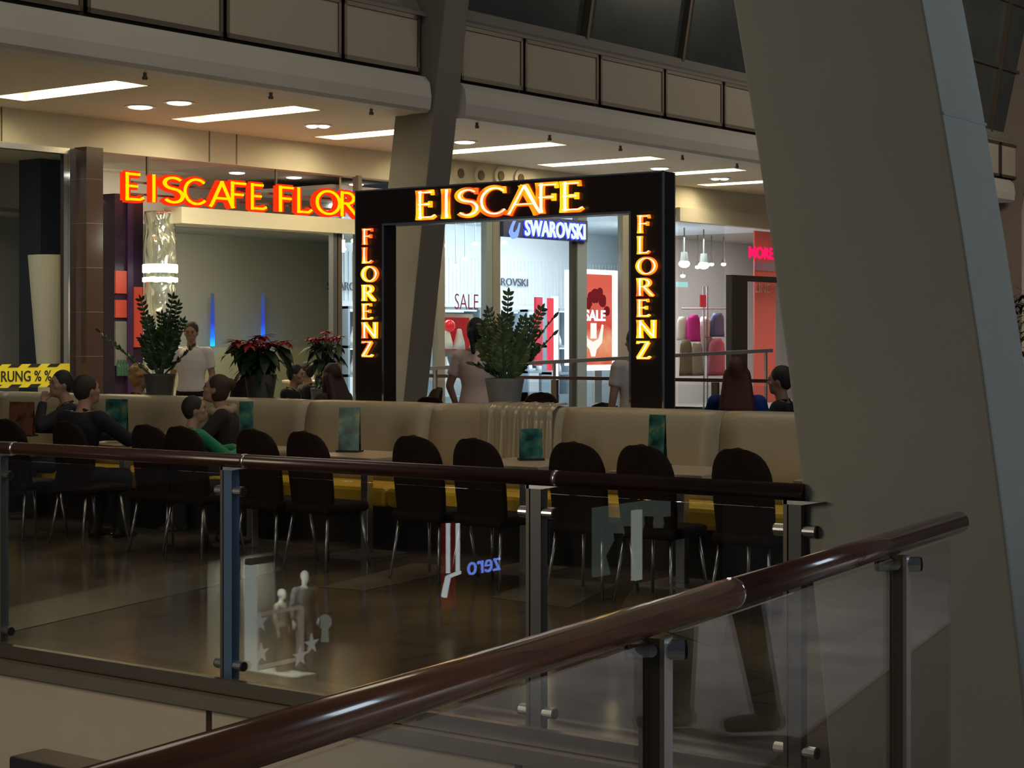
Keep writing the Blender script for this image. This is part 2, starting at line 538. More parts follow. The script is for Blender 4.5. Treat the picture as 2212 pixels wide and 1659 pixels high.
# ------------------------------------------------------------------ gallery ceiling with light troughs
ZC = 4.75
slots = [(14.45, 14.97), (17.42, 17.95), (20.25, 20.75), (23.0, 23.5), (25.8, 26.3), (28.5, 28.98), (31.0, 31.45), (36.6, 37.0), (39.4, 39.8)]
mb = MB()
def strip(y0, y1, x0f=None, x1f=None):
    A = (x0f or (lambda y: fx(y, -.1))); B = (x1f or (lambda y: gx(y, -.28)))
    mb.slab([(A(y0), y0, ZC), (B(y0), y0, ZC), (B(y1), y1, ZC), (A(y1), y1, ZC)], (0, 0, .08))
ys = 6.0
sx0 = lambda y: -18.78 + .055 * (y - 15)
sx1 = lambda y: -16.42 + .055 * (y - 15)
for y0, y1 in slots:
    strip(ys, y0 - .03)
    strip(y0 - .03, y1 + .03, None, lambda y: sx0(y) - .03); strip(y0 - .03, y1 + .03, lambda y: sx1(y) + .03, None)
    ys = y1 + .03
strip(ys, 46)
struct(mb, 'ceiling', M_soffit)
M_trough = mat('trough_cream', (.8, .76, .6), .6)
M_tube = emis('tube_lamp_glow', (1.0, .86, .58), 12)
names = ['nearest the left picture edge', 'above the neon lettering', 'just left of the leaning far column', 'just right of the leaning far column', 'above the word on the portal', 'behind the portal corner', 'beside the big leaning column', 'far right, nearer one', 'far right, farther one']
for i, (y0, y1) in enumerate(slots):
    xa, xb = sx0(y0), sx1(y0)
    t = thing('ceiling_light', ((xa + xb) / 2, (y0 + y1) / 2, ZC), 'long recessed ceiling light trough, ' + names[i], 'ceiling light', group='ceiling light troughs')
    m = MB()
    dy = .055 * (y1 - y0)
    h = .16
    m.slab([(xa, y0, ZC), (xb, y0, ZC), (xb, y0, ZC + h), (xa, y0, ZC + h)], (0, -.04, 0))
    m.slab([(xa, y1, ZC), (xb, y1, ZC), (xb, y1, ZC + h), (xa, y1, ZC + h)], (0, .04, 0))
    m.slab([(xa, y0, ZC), (xa, y1, ZC), (xa, y1, ZC + h), (xa, y0, ZC + h)], (-.04, 0, 0))
    m.slab([(xb, y0, ZC), (xb, y1, ZC), (xb, y1, ZC + h), (xb, y0, ZC + h)], (.04, 0, 0))
    m.slab([(xa, y0, ZC + h), (xb, y0, ZC + h), (xb, y1, ZC + h), (xa, y1, ZC + h)], (0, 0, .03))
    m.build('housing', M_trough, t)
    MB().box(xa + .12, xb - .12, y0 + .06, y0 + .16, ZC + .075, ZC + .115).build('tube_lamp', M_tube, t)
    if i < 9:
        area('trough_lamp', ((xa + xb) / 2, (y0 + y1) / 2 + .1, ZC + .14), ((xa + xb) / 2, (y0 + y1) / 2 + .1, 0), 2.0, 62 if i < 7 else 45, (1.0, .83, .5), .3)

# round downlights
M_ring = mat('downlight_ring', (.75, .7, .6), .4)
M_bulb = emis('downlight_glow', (1.0, .93, .82), 9)
M_bulbc = emis('downlight_glow_cool', (.86, .9, 1.0), 9)
for px, py, mm, nm in [(303, 230, M_bulb, 'nearer of the pair by the left trough'), (387, 221, M_bulb, 'farther of the pair by the left trough'), (687, 271, M_bulbc, 'cool white, left of the leaning far column'), (1004, 306, M_bulb, 'right of the leaning far column'), (1425, 363, M_bulb, 'just above the portal corner'), (1555, 385, M_bulbc, 'cool white, near the big leaning column'), (2148, 456, M_bulb, 'at the far right end')]:
    p = at(px, py, ZC)
    t = thing('downlight', p, 'round recessed downlight, ' + nm, 'downlight', group='round ceiling downlights')
    MB().lathe([(.17, -.012), (.21, -.012), (.21, .0), (.17, .0)], p).build('trim_ring', M_ring, t, smooth=False)
    l = bpy.data.lights.new('downlight_beam', 'SPOT'); l.energy = 110; l.color = (1.0, .93, .85); l.spot_size = 2.2; l.spot_blend = .6; l.shadow_soft_size = .12
    lo = bpy.data.objects.new('downlight_beam', l); lo.location = p + Vector((0, 0, -.06)); COL.objects.link(lo)
    if mm is M_bulbc:
        for s in (-1, 1):
            MB().ell(p + Vector((s * .085 * CS, s * .085 * SN, -.012)), (.085, .085, .03)).build('bulb', mm, t, smooth=True)
    else:
        MB().ell(p + Vector((0, 0, -.008)), (.165, .165, .028)).build('bulb', mm, t, smooth=True)
# sprinkler heads
for k, (px, py) in enumerate([(313, 160), (585, 203), (802, 238), (1030, 268), (1187, 295), (1340, 318), (1474, 338), (1592, 356)]):
    p = at(px, py - 3, ZC)
    m = MB().cyl(p, p + Vector((0, 0, -.05)), .022).cyl(p + Vector((0, 0, -.05)), p + Vector((0, 0, -.085)), .035, .03)
    where = ['above the left trough', 'above the second trough', 'left of the leaning far column', 'right of the leaning far column', 'second right of the leaning far column', 'above the left end of the portal word', 'above the portal corner', 'nearest the big leaning column'][k]
    tag(m.build('sprinkler', M_bronze), 'small ceiling sprinkler head ' + where, 'sprinkler', 'sprinkler heads')

# ------------------------------------------------------------------ edge of the gallery above: band, framed panels, top rail
pxs = [-210, 0, 178, 480, 735, 905]
def fascia(ya, yb, name):
    m = MB()
    prof = [(-.3, 4.75), (.08, 4.748), (.14, 4.79), (.16, 4.95), (.13, 5.16), (.05, 5.25), (0, 5.26), (-.3, 5.26)]
    vs = [(gx(ya, x), ya, z) for x, z in prof] + [(gx(yb, x), yb, z) for x, z in prof]
    n = len(prof)
    m.add(vs, [tuple(range(n)), tuple(range(n, 2 * n))] + [(i, (i + 1) % n, n + (i + 1) % n, n + i) for i in range(n)])
    return struct(m, name, M_white)
YE0, YE1 = 19.0, 19.75
fascia(6, YE0, 'trim_9'); fascia(YE1, 39.2, 'trim_10')
M_gapstrip = M_dark
def fpanel(y0, y1, n):
    t = thing('parapet_panel', (gx((y0 + y1) / 2), (y0 + y1) / 2, 5.3), n, 'parapet panel', group='framed parapet panels of the upper gallery')
    X = lambda y, d: gx(y, d)
    y0 += .03; y1 -= .03
    z0, z1 = 5.30, 6.08
    fr = MB(); w = .06
    for (a0, a1, b0, b1) in ((y0, y1, z0, z0 + w), (y0, y1, z1 - w, z1), (y0, y0 + w * .8, z0, z1), (y1 - w * .8, y1, z0, z1)):
        fr.hexa([(X(a0, .0), a0, b0), (X(a0, .05), a0, b0), (X(a1, .05), a1, b0), (X(a1, 0), a1, b0)],
                [(X(a0, .0), a0, b1), (X(a0, .05), a0, b1), (X(a1, .05), a1, b1), (X(a1, 0), a1, b1)])
    fr.build('frame', M_bronze, t)
    q = MB(); q.slab([(X(y0, .005), y0, z0), (X(y1, .005), y1, z0), (X(y1, .005), y1, z1), (X(y0, .005), y0, z1)], (.025, 0, 0))
    q.build('infill', M_panel, t)
yl = [gy(p) for p in (-420, -190, 0)][:0] + [9.3, 11.25, gy(178), gy(480), gy(735), gy(905)]
lab = ['outermost on the left', 'second from the left', 'third from the left', 'fourth from the left', 'last one before the leaning far column']
for k, (a0, a1) in enumerate(zip(yl, yl[1:])):
    fpanel(a0, a1, 'beige framed parapet panel, ' + lab[k])
yr = [YE1, gy(1127), gy(1290), gy(1431), gy(1558)]
while yr[-1] < 37: yr.append(yr[-1] + 1.85)
yr.append(gy(2205))
lab2 = ['first', 'second', 'third', 'fourth', 'fifth']
def pxof(x, y): return CX + FPX * (x * CS + y * SN) / (-x * SN + y * CS)
rest = [(gy(2082), gy(2157)), (gy(2157), gy(2204))]
for k, (a0, a1) in enumerate(list(zip(yr, yr[1:]))[:5]):
    fpanel(a0, a1, 'beige framed parapet panel, %s one right of the far column' % lab2[k])
for k, (a0, a1) in enumerate(rest):
    fpanel(a0, a1, 'beige framed parapet panel right of the big column, ' + ['nearest to it', 'second from it', 'third from it', 'fourth from it'][k])
m = MB(); m.slab([(gx(6, -.02), 6, 5.2), (gx(YE0, -.02), YE0, 5.2), (gx(YE0, -.02), YE0, 6.1), (gx(6, -.02), 6, 6.1)], (-.1, 0, 0))
m.slab([(gx(YE1, -.02), YE1, 5.2), (gx(39, -.02), 39, 5.2), (gx(39, -.02), 39, 6.1), (gx(YE1, -.02), YE1, 6.1)], (-.1, 0, 0))
struct(m, 'wall_parapet', M_dark)
# coping and the sill beam above, then the dark leaning glazing of the roof
def sill(y0, y1, nm):
    m = MB()
    prof = [(.06, 6.08), (.06, 6.13), (-.05, 6.2), (-.12, 6.36), (-.4, 6.36), (-.4, 6.08)]
    vs = [(gx(y0, x), y0, z) for x, z in prof] + [(gx(y1, x), y1, z) for x, z in prof]
    n = len(prof)
    m.add(vs, [tuple(range(n)), tuple(range(n, 2 * n))] + [(i, (i + 1) % n, n + (i + 1) % n, n + i) for i in range(n)])
    struct(m, nm, mat('sill_grey', (.20, .19, .175), .6))
sill(6, YE0, 'trim_11'); sill(YE1, 39.4, 'trim_12')
M_dglass = mat('dark_roof_glazing', (.045, .055, .058), .25, spec=.4, noise=.25, nscale=.9)
m = MB(); m.slab([(gx(6, -.2), 6, 6.3), (gx(42, -.2), 42, 6.3), (gx(42, .9), 42, 13), (gx(6, .9), 6, 13)], (-.05, 0, 0))
struct(m, 'window_1', M_dglass)
k = 0
ymu = [13.4, 16.0] + [gy(1015), gy(1281), gy(1487)]
while ymu[-1] < 40: ymu.append(ymu[-1] + 2.55)
for y in ymu:
    struct(MB().bar((gx(y, -.16), y, 6.3), (gx(y, .94), y, 13), .07, .12), 'trim_%d' % (20 + int(y * 2)), M_bronze)
    struct(MB().bar((gx(y + .11, -.17), y + .11, 6.3), (gx(y + .11, .93), y + .11, 13), .1, .05), 'trim_%d' % (20 + int(y * 2)), M_dark)
for z in (7.75, 9.2, 10.65):
    o = (z - 6.3) / 6.7 * 1.1 - .16
    struct(MB().bar((gx(6, o), 6, z), (gx(42, o), 42, z), .06, .06), 'trim_%d' % (110 + int(z)), M_bronze)
# far end wall beyond the last panel
struct(MB().slab([(-14.75, 39.3, -1), (-6, 45, -1), (-6, 45, 12), (-14.75, 39.3, 12)], (.2, .5, 0)), 'wall_far', mat('far_wall_brown', (.16, .13, .11), .8, noise=.15, nscale=.5))

# ------------------------------------------------------------------ shop fronts: bulkhead band
mb = MB()
mb.slab([(fx(6), 6, 4.28), (fx(46), 46, 4.28), (fx(46), 46, 4.83), (fx(6), 6, 4.83)], (-.25, 0, 0))
struct(mb, 'wall_bulkhead', mat('bulkhead_paint', (.62, .58, .46), .7, noise=.03, nscale=1))
mj = MB()
for px in (3, 452, 511):
    y = fy(px); mj.box(fx(y, .0), fx(y, .006), y - .012, y + .012, 4.29, 4.75)
struct(mj, 'trim_13', M_bronze)
# round air nozzles in the bulkhead, right of the far column
for k, (px, py) in enumerate([(992, 375), (1036, 379), (1079, 380), (1122, 386)]):
    p = F(px, 0); p.z = zat(p, py)
    t = thing('air_nozzle', p, 'round air nozzle in the bulkhead, %s right of the far column' % ['first', 'second', 'third', 'fourth'][k], 'air nozzle', group='air nozzles')
    MB().cyl(p + Vector((-.1, 0, 0)), p + Vector((.03, 0, 0)), .17, n=24).build('collar', M_cream, t)
    MB().cyl(p + Vector((-.05, 0, 0)), p + Vector((.05, 0.0, 0)), .085, n=20).build('nozzle_mouth', mat('nozzle_brown', (.12, .08, .04), .6), t)

# ------------------------------------------------------------------ leaning columns
def leaning(name, pts, label, m=M_concrete, seam=None):
    """pts: list of (x_left, y_front, z, width, depth)"""
    mb = MB(); vs = []
    for x, y, z, w, d in pts:
        vs += [(x, y, z), (x + w, y, z), (x + w, y + d, z), (x, y + d, z)]
    fs = [(3, 2, 1, 0), tuple(4 * (len(pts) - 1) + i for i in range(4))]
    for k in range(len(pts) - 1):
        for i in range(4):
            fs.append((4 * k + i, 4 * k + (i + 1) % 4, 4 * k + 4 + (i + 1) % 4, 4 * k + 4 + i))
    mb.add(vs, fs)
    o = mb.build(name, m, bevel=.012)
    tag(o, label, 'column')
    if seam:
        pass
    return o
def colx(z): return -2.86 - .118 * z - .0165 * z * z
big = leaning('leaning_column', [(colx(z), 5.93 + .05 * z, z, .77, .42) for z in (-2.5, -1, 0, .5, 1, 1.5, 2, 2.5, 3, 4, 5.5, 7.5)], 'big olive grey leaning column in the right foreground')
zz = 2.42
sm = MB(); xr = colx(zz) + .77; yy = 5.93 + .05 * zz
sm.bar((xr, yy, zz), (xr, yy + .42, zz), .004, .010)
# seam goes round the shaft
sm.build('joint_line', mat('joint_grey', (.3, .3, .3), .5), big)
leaning('leaning_column', [(-15.89 + .135 * (z - 4.7), 19.06, z, .70, .52) for z in (-.3, 1, 2.5, 4.75, 6, 7.5, 10)], 'distant leaning column between the two cafe signs', mat('far_column_paint', (.19, .18, .155), .65, noise=.05, nscale=1.5))
leaning('leaning_column', [(-14.55 + .16 * (z - 3), 39.6, z, 1.6, .6) for z in (-3, 0, 2, 4, 5.2)], 'brownish far column at the right picture edge', mat('brown_column_paint', (.36, .30, .25), .7))

# ------------------------------------------------------------------ railings
def clamp(parent, c, axis, L, r, name='clamp', capm=None):
    c = Vector(c); a = Vector(axis).normalized()
    o = MB().cyl(c - a * L / 2, c + a * L / 2, r, n=18).build(name, M_steel, parent, smooth=False)
    MB().cyl(c + a * (L / 2), c + a * (L / 2 + .006), r * .93, n=18).build('gasket', M_dark, o)
    MB().cyl(c - a * (L / 2 + .006), c - a * (L / 2), r * .93, n=18).build('gasket', M_dark, o)
    return o
t = thing('far_railing', (-6, YG, 0), 'glass railing with dark wooden handrail along the far edge of the void', 'railing')
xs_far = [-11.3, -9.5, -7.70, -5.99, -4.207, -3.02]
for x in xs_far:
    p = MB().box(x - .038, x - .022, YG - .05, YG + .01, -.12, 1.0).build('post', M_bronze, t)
    MB().box(x - .021, x + .034, YG - .045, YG + .005, -.12, .985).build('face_plate', mat('blue_reflection_plate', (.11, .18, .30), .35, metal=.5) if abs(x + 5.99) < .1 else mat('grey_plate', (.125, .13, .13), .4, metal=.4), p)  # blue of the one plate stands in for a reflection
    clamp(p, (x, YG - .02, .885), (1, 0, 0), .17, .024)
    clamp(p, (x, YG - .02, .06), (1, 0, 0), .17, .024)
    MB().hexa([(x - .04, YG - .05, .985), (x + .04, YG - .05, .985), (x + .04, YG + .02, .985), (x - .04, YG + .02, .985)], [(x - .04, YG - .05, 1.0), (x + .12, YG - .05, 1.0), (x + .12, YG + .02, 1.0), (x - .04, YG + .02, 1.0)]).build('saddle', M_steel, p)
for x0, x1 in zip(xs_far, xs_far[1:]):
    MB().box(x0 + .055, x1 - .055, YG - .016, YG - .006, -.02, .965).build('glass_pane', M_glass, t)
MB().cyl((-11.4, YG - .02, 1.03), (-2.99, YG - .02, 1.03), .033, n=18).build('handrail', M_woodf, t, smooth=True)
for x in (-7.6, -5.9, -4.12):
    MB().cyl((x, YG - .02, 1.03), (x + .025, YG - .02, 1.03), .0345, n=18).build('joint_ring', M_steel, t, smooth=True)

# near rail
q0, B = at(700, 1558, 1.04), at(2070, 1128, 1.04)
B.z = 0; q0.z = 0
A = q0 + (q0 - B).normalized() * 1.0
u = (B - A).normalized()
def onrail(px):
    k = ratio(px)         # x/y
    # A + s u
    s_ = (A.x - k * A.y) / (k * u.y - u.x)
    return A + u * s_
t = thing('near_railing', A, 'glass railing with thick glossy wooden handrail crossing the foreground', 'railing')
pj = onrail(1577)
h = Vector((0, 0, 1.04))
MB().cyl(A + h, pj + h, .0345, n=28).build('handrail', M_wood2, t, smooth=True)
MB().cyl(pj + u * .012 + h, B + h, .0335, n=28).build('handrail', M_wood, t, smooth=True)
MB().cyl(pj + h, pj + u * .012 + h, .0355, n=28).build('joint_ring', M_chrome, t, smooth=True)
MB().ell(B + h, (.026, .014, .026)).build('end_cap', M_chrome, t, smooth=True)
nrm = Vector((u.y, -u.x, 0))
posts = [onrail(1416), onrail(1941)]
posts = [posts[0] - u * 1.62] + posts
for i, p in enumerate(posts):
    m = MB()
    m.bar(p + Vector((0, 0, -.15)), p + Vector((0, 0, 1.0)), .036, .034, up=tuple(u))
    po = m.build('post', mat('post_bronze_steel', (.13, .11, .08), .45, metal=.4), t)
    for s in (-1, 1):
        MB().bar(p + nrm * s * .024 + Vector((0, 0, -.15)), p + nrm * s * .024 + Vector((0, 0, 1.0)), .010, .04, up=tuple(u)).build('flat_bar', mat('flat_bar_steel', (.42, .39, .36), .4, metal=.6), po)
    for z in (.975, .06):
        clamp(po, p + Vector((0, 0, z)) , nrm * .85 + u * .5, .115, .021)
pp = [A + u * .05] + posts + [B - u * .06]
for p0, p1 in zip(pp, pp[1:]):
    MB().bar(p0 + u * .04 + Vector((0, 0, .465)), p1 - u * .04 + Vector((0, 0, .465)), .01, 1.06).build('glass_pane', M_glassn, t)
# the short end of another handrail at the bottom left corner
e0 = at(58, 1648, 1.03)
t = thing('side_railing', (e0.x, e0.y, 0), 'square brown handrail end in the bottom left corner', 'railing')
MB().box(e0.x, e0.x + .9, e0.y - .03, e0.y + .03, .985, 1.045).build('handrail', mat('brown_metal_handrail', (.17, .13, .12), .35, metal=.6), t, bevel=.003)
MB().box(e0.x + .12, e0.x + .16, e0.y - .02, e0.y + .02, -.1, .985).build('post', M_steel, t)

# railing beyond the sitting area, and the sloping rail behind it
t = thing('back_railing', (-15, 22.0, 0), 'dark railing with glass beyond the sign portal, at the far end of the floor', 'railing')
m = MB().bar((-18.2, 22.0, 1.03), (-10.9, 22.0, 1.03), .06, .05)
m.build('handrail', M_woodf, t)
for x in (-18.0, -16.6, -15.18, -13.8, -12.4, -11.0):
    po = MB().box(x - .05, x + .05, 21.97, 22.03, 0, 1.0).build('post', M_bronze, t)
for x in (-18.0, -16.6, -15.18, -13.8, -12.4):
    MB().box(x + .07, x + 1.33, 21.99, 22.0, .05, .96).build('glass_pane', M_glass, t)
pa, pb = at_d(925, 796, 27.5), at_d(1668, 757, 29.5)
t = thing('stair_handrail', (pa.x, pa.y, 0), 'thin grey handrail sloping up behind the dark railing', 'handrail')
MB().bar(pa, pb, .06, .06).build('rail', mat('grey_rail', (.25, .23, .22), .5), t)
for f in (0.02, .35, .68, .98):
    q = pa.lerp(pb, f); MB().bar((q.x, q.y, 0), (q.x, q.y, q.z), .04, .04, up=(1, 0, 0)).build('post', M_steel, t)
# ------------------------------------------------------------------ shop interiors (d < 0 goes into the shops)
UPF = Vector((FM, 1, 0)).normalized()          # along the shop fronts, towards the right of the picture
def wall_f(y0, y1, d, z0, z1, th=.1):
    return MB().slab([(fx(y0, d), y0, z0), (fx(y1, d), y1, z0), (fx(y1, d), y1, z1), (fx(y0, d), y0, z1)], (-th, 0, 0))
def part_at(px, d0, d1, z0, z1, th=.03):
    p, q = FD(px, 900, d0), FD(px, 900, d1)
    n = Vector((q.y - p.y, p.x - q.x, 0)).normalized() * th
    return MB().slab([(p.x, p.y, z0), (q.x, q.y, z0), (q.x, q.y, z1), (p.x, p.y, z1)], n)
def cross(y, d0, d1, z0, z1, th=.1):
    return MB().slab([(fx(y, d0), y, z0), (fx(y, d1), y, z0), (fx(y, d1), y, z1), (fx(y, d0), y, z1)], (0, th, 0))
def ceil_f(y0, y1, d0, d1, z, th=.06):
    return MB().slab([(fx(y0, d0), y0, z), (fx(y1, d0), y1, z), (fx(y1, d1), y1, z), (fx(y0, d1), y0, z)], (0, 0, th))
def Yat(px, d):                                # y where column px meets the plane at depth d
    return (FB + d) / (ratio(px) - FM)
def FD(px, py, d):
    Y = Yat(px, d); p = Vector((fx(Y, d), Y, 0)); p.z = zat(p, py); return p
def fbox(y0, y1, d0, d1, z0, z1, mb=None):
    mb = mb or MB()
    return mb.hexa([(fx(y0, d1), y0, z0), (fx(y0, d0), y0, z0), (fx(y1, d0), y1, z0), (fx(y1, d1), y1, z0)],
                   [(fx(y0, d1), y0, z1), (fx(y0, d0), y0, z1), (fx(y1, d0), y1, z1), (fx(y1, d1), y1, z1)])
def pbox(pxa, pxb, pya, pyb, d, th, mb=None):  # box seen between these photo columns/rows, at depth d, thickness th
    a_, b_ = FD(pxa, pyb, d), FD(pxb, pyb, d); zt = FD((pxa + pxb) / 2, pya, d).z
    zb = FD((pxa + pxb) / 2, pyb, d).z
    return fbox(a_.y, b_.y, d, d - th, zb, zt, mb)

YA, YB_, YC_, YD_ = fy(172), fy(733), fy(1358), 38.0
# ---- left shop
M_gw = mat('shop_grey_wall', (.50, .50, .46), .75, noise=.04, nscale=.6)
struct(wall_f(8, Yat(180, -4), -4, 0, 4.3), 'wall_shop_left', M_gw)
struct(ceil_f(8, YA + 3, -.3, -4.1, 4.3), 'ceiling_shop_left', M_soffit)
struct(part_at(176, -.25, -5, 0, 4.4), 'wall_partition', M_gw)
area('shop_lamp_left', (fx(13.5, -1.6), 13.5, 4.2), (fx(13.5, -1.6), 13.5, 0), 1.5, 42, (1.0, .95, .82))
t = thing('shop_window_frame', (fx(fy(155)), fy(155), 0), 'steel shop window frame with glass beside the brown tiled pillar', 'window')
fbox(fy(148), fy(161), .03, -.1, 0, 4.28).build('mullion', M_chrome, t)
fbox(9, fy(148), .03, -.1, 4.2, 4.28).build('head_rail', M_steel, t)
fbox(9, fy(148), .0, -.012, .1, 4.2).build('glass_pane', M_shopglass, t)
tag(pbox(88, 153, 343, 1000, -1.6, .5).build('navy_column', mat('navy_paint', (.016, .022, .042), .5)), 'square navy blue column inside the left shop window', 'column')
# tapered white display pedestal
pc = FD(112, 700, -.8)
zt = FD(112, 552, -.8).z
mb = MB().lathe([(.17, 0), (.18, .3), (.2, 1.1), (.335, zt - .02), (.335, zt), (.30, zt - .01)], (pc.x, pc.y, 0), 32)
tag(mb.build('display_cone', mat('pedestal_white', (.66, .62, .52), .6), smooth=False), 'tall white tapered display cone, wide at the top, in the left shop window', 'display stand')
# sale tape on the glass
ban = thing('sale_banner', F(60, 1.0, .02), 'yellow sale banner with black slanted stripes on the left shop window', 'banner')
z0, z1 = .955, 1.275
y0, y1 = fy(-260), fy(163)
fbox(y0, y1, .022, .016, z0, z1).build('tape', mat('tape_yellow', (.72, .60, .03), .5, emit=(.72, .58, .03), es=.12), ban)
st = MB()
yy = y0
while yy < y1 - .25:
    for zb, zt_ in ((z0, z0 + .045), (z1 - .045, z1)):
        st.hexa([(fx(yy, .022), yy, zb), (fx(yy, .026), yy, zb), (fx(yy + .16, .026), yy + .16, zb), (fx(yy + .16, .022), yy + .16, zb)],
                [(fx(yy + .06, .022), yy + .06, zt_), (fx(yy + .06, .026), yy + .06, zt_), (fx(yy + .22, .026), yy + .22, zt_), (fx(yy + .22, .022), yy + .22, zt_)])
    yy += .31
st.build('black_stripe', M_dark, ban)
tb = MB()
text_mb(tb, 'RUNG % %', F(0, 1.04, .022), UPF, (0, 0, 1), .145, .005, width=fy(109) - fy(0), bold=.012)
tb.build('lettering', M_dark, ban)

# ---- brown pillar between left shop and cafe
pil = MB(); fbox(fy(161), fy(197), .25, -.3, 0, 4.3, pil)
po = pil.build('tiled_pillar', mat('pillar_brown_tile', (.05, .028, .022), .3))
tag(po, 'narrow dark brown tiled pillar left of the cafe opening', 'pillar')
j = MB()
for k in range(6):
    z = .75 + .62 * k
    fbox(fy(161) - .002, fy(197) + .002, .253, -.2, z, z + .008, j)
j.build('tile_joint', mat('joint_tan', (.15, .1, .08), .6), po)
tag(fbox(Yat(197, -.35), Yat(212, -.35), -.35, -.45, 1.45, 3.3).build('orange_board', mat('orange_board', (.30, .13, .03), .6)), 'narrow orange brown board beside the brown pillar', 'board')

# ---- cafe room
M_cafe = mat('cafe_grey_wall', (.42, .42, .35), .8, noise=.05, nscale=.5)
struct(wall_f(Yat(176, -5), Yat(733, -5), -5, 0, 4.4), 'wall_cafe_back', M_cafe)
struct(wall_f(Yat(176, -5), Yat(733, -5), -4.93, 0, 1.47, .07), 'trim_14', mat('cafe_yellow_green', (.56, .54, .30), .8))
struct(ceil_f(YA, YB_ + 2, -.25, -2.6, 4.33), 'ceiling_cafe', mat('cafe_ceiling_pinkish', (.5, .42, .36), .7))
struct(ceil_f(YA, Yat(733, -5), -2.6, -5.1, 3.56), 'ceiling_cafe_low', M_cafe)
struct(wall_f(YA, Yat(733, -2.6), -2.6, 3.5, 4.4), 'trim_15', mat('cafe_drop', (.40, .35, .29), .7))
struct(part_at(733, -.1, -5, 0, 4.4), 'wall_partition_cafe', M_cafe)
area('cafe_lamp', (fx(19, -1.9), 19, 4.2), (fx(19, -3.6), 19.4, 1.0), 2.2, 46, (1.0, .93, .74))
area('cafe_lamp_low', (fx(21.5, -3.4), 21.5, 3.5), (fx(21.5, -4.6), 21.5, 0), 2.4, 60, (1.0, .95, .72))
# beam above the cafe opening
tag(fbox(fy(380), fy(757), .12, -.25, 3.33, 3.57).build('opening_beam', mat('beam_cream', (.66, .61, .47), .6)), 'cream horizontal beam under the neon lettering above the cafe opening', 'beam')
t = thing('door_frame', (fx(fy(722)), fy(722), 0), 'slim steel door frame at the right end of the cafe opening', 'frame')
fbox(fy(716), fy(724), .04, -.06, 0, 3.33).build('jamb', M_steel, t)
fbox(fy(727), fy(735), .04, -.06, 0, 3.33).build('jamb', M_bronze, t)
for k, (px, py) in enumerate([(430, 357), (512, 374), (635, 384), (770, 399)]):
    p = at(px, py, 4.325)
    tag(MB().ell(p, (.13, .13, .02)).build('downlight', emis('cafe_downlight_glow', (1, .92, .7), 4), smooth=True), 'small round downlight behind the neon letters, %s from the left' % ['first', 'second', 'third', 'fourth'][k], 'downlight', 'cafe downlights')
# crumpled mirror column
pc = FD(346, 600, -.3)
m_mir = mat('crumpled_mirror_foil', (.85, .86, .70), .12, metal=.75)
nt = m_mir.node_tree
tc = nt.nodes.new('ShaderNodeTexCoord'); mp = nt.nodes.new('ShaderNodeMapping'); mp.inputs['Scale'].default_value = (1, 1, .55)
n2 = nt.nodes.new('ShaderNodeTexNoise'); n2.inputs['Scale'].default_value = 3.2; n2.inputs['Detail'].default_value = 1.0; n2.inputs['Distortion'].default_value = 1.2
bp = nt.nodes.new('ShaderNodeBump'); bp.inputs['Strength'].default_value = .9; bp.inputs['Distance'].default_value = .12
nt.links.new(tc.outputs['Object'], mp.inputs[0]); nt.links.new(mp.outputs[0], n2.inputs['Vector']); nt.links.new(n2.outputs['Fac'], bp.inputs['Height']); nt.links.new(bp.outputs[0], nt.nodes['Principled BSDF'].inputs['Normal'])
mb = MB()
prof = [(.235 + .012 * math.sin(z * 7.1) + .006 * math.sin(z * 17), z) for z in [0.03 * k for k in range(118)]]
tag(mb.lathe(prof, (pc.x, pc.y, 0), 40).build('mirror_column', m_mir, smooth=True), 'round column wrapped in crumpled mirror foil with bright reflections', 'column')
# its light ring
z_l = FD(346, 590, -.3).z
area('mirror_column_fill', (pc.x + 1.2, pc.y - .8, 3.2), (pc.x, pc.y, 2.4), .5, 10, (.9, 1.0, .75))  # unseen light added to brighten the dark foil column
tr = thing('light_ring', (pc.x, pc.y, z_l), 'glowing white green light ring round the mirror column', 'lamp')
MB().lathe([(.25, -.07), (.262, -.06), (.262, .05), (.25, .06)], (pc.x, pc.y, z_l + .07), 40).build('upper_ring', emis('ring_glow', (.92, 1.0, .8), 2.2), tr)
MB().lathe([(.25, -.035), (.262, -.03), (.262, .03), (.25, .035)], (pc.x, pc.y, z_l - .10), 40).build('lower_ring', emis('ring_glow', (.9, 1.0, .75), 2.6), tr)
# dark shelf with red panels
t = thing('display_shelf', FD(280, 1000, -.9), 'dark purple shelf unit with red panels and bottles left of the mirror column', 'shelf')
pbox(248, 309, 420, 900, -.9, .4).build('carcass', mat('shelf_purple', (.035, .018, .04), .3), t)
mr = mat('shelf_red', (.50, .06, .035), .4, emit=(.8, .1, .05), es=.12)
pbox(250, 274, 585, 634, -.87, .03).build('red_panel', mr, t)
pbox(250, 274, 648, 686, -.87, .03).build('red_panel', mr, t)
pbox(290, 308, 620, 750, -.87, .03).build('red_panel', mr, t)
pbox(250, 274, 694, 790, -.87, .03).build('grey_panel', mat('shelf_grey', (.2, .2, .18), .5), t)
pbox(276, 288, 430, 850, -.85, .05).build('upright', mat('shelf_violet', (.06, .02, .08), .4), t)
for k in range(4):
    q = FD(256 + 6 * k, 812, -.84)
    tag(MB().lathe([(.035, 0), (.035, .14), (.012, .19), (.012, .24)], q, 10).build('bottle', mat('bottle_green', (.05, .12, .08), .1)), 'small bottle at the foot of the purple shelf', 'bottle', 'bottles by the purple shelf')
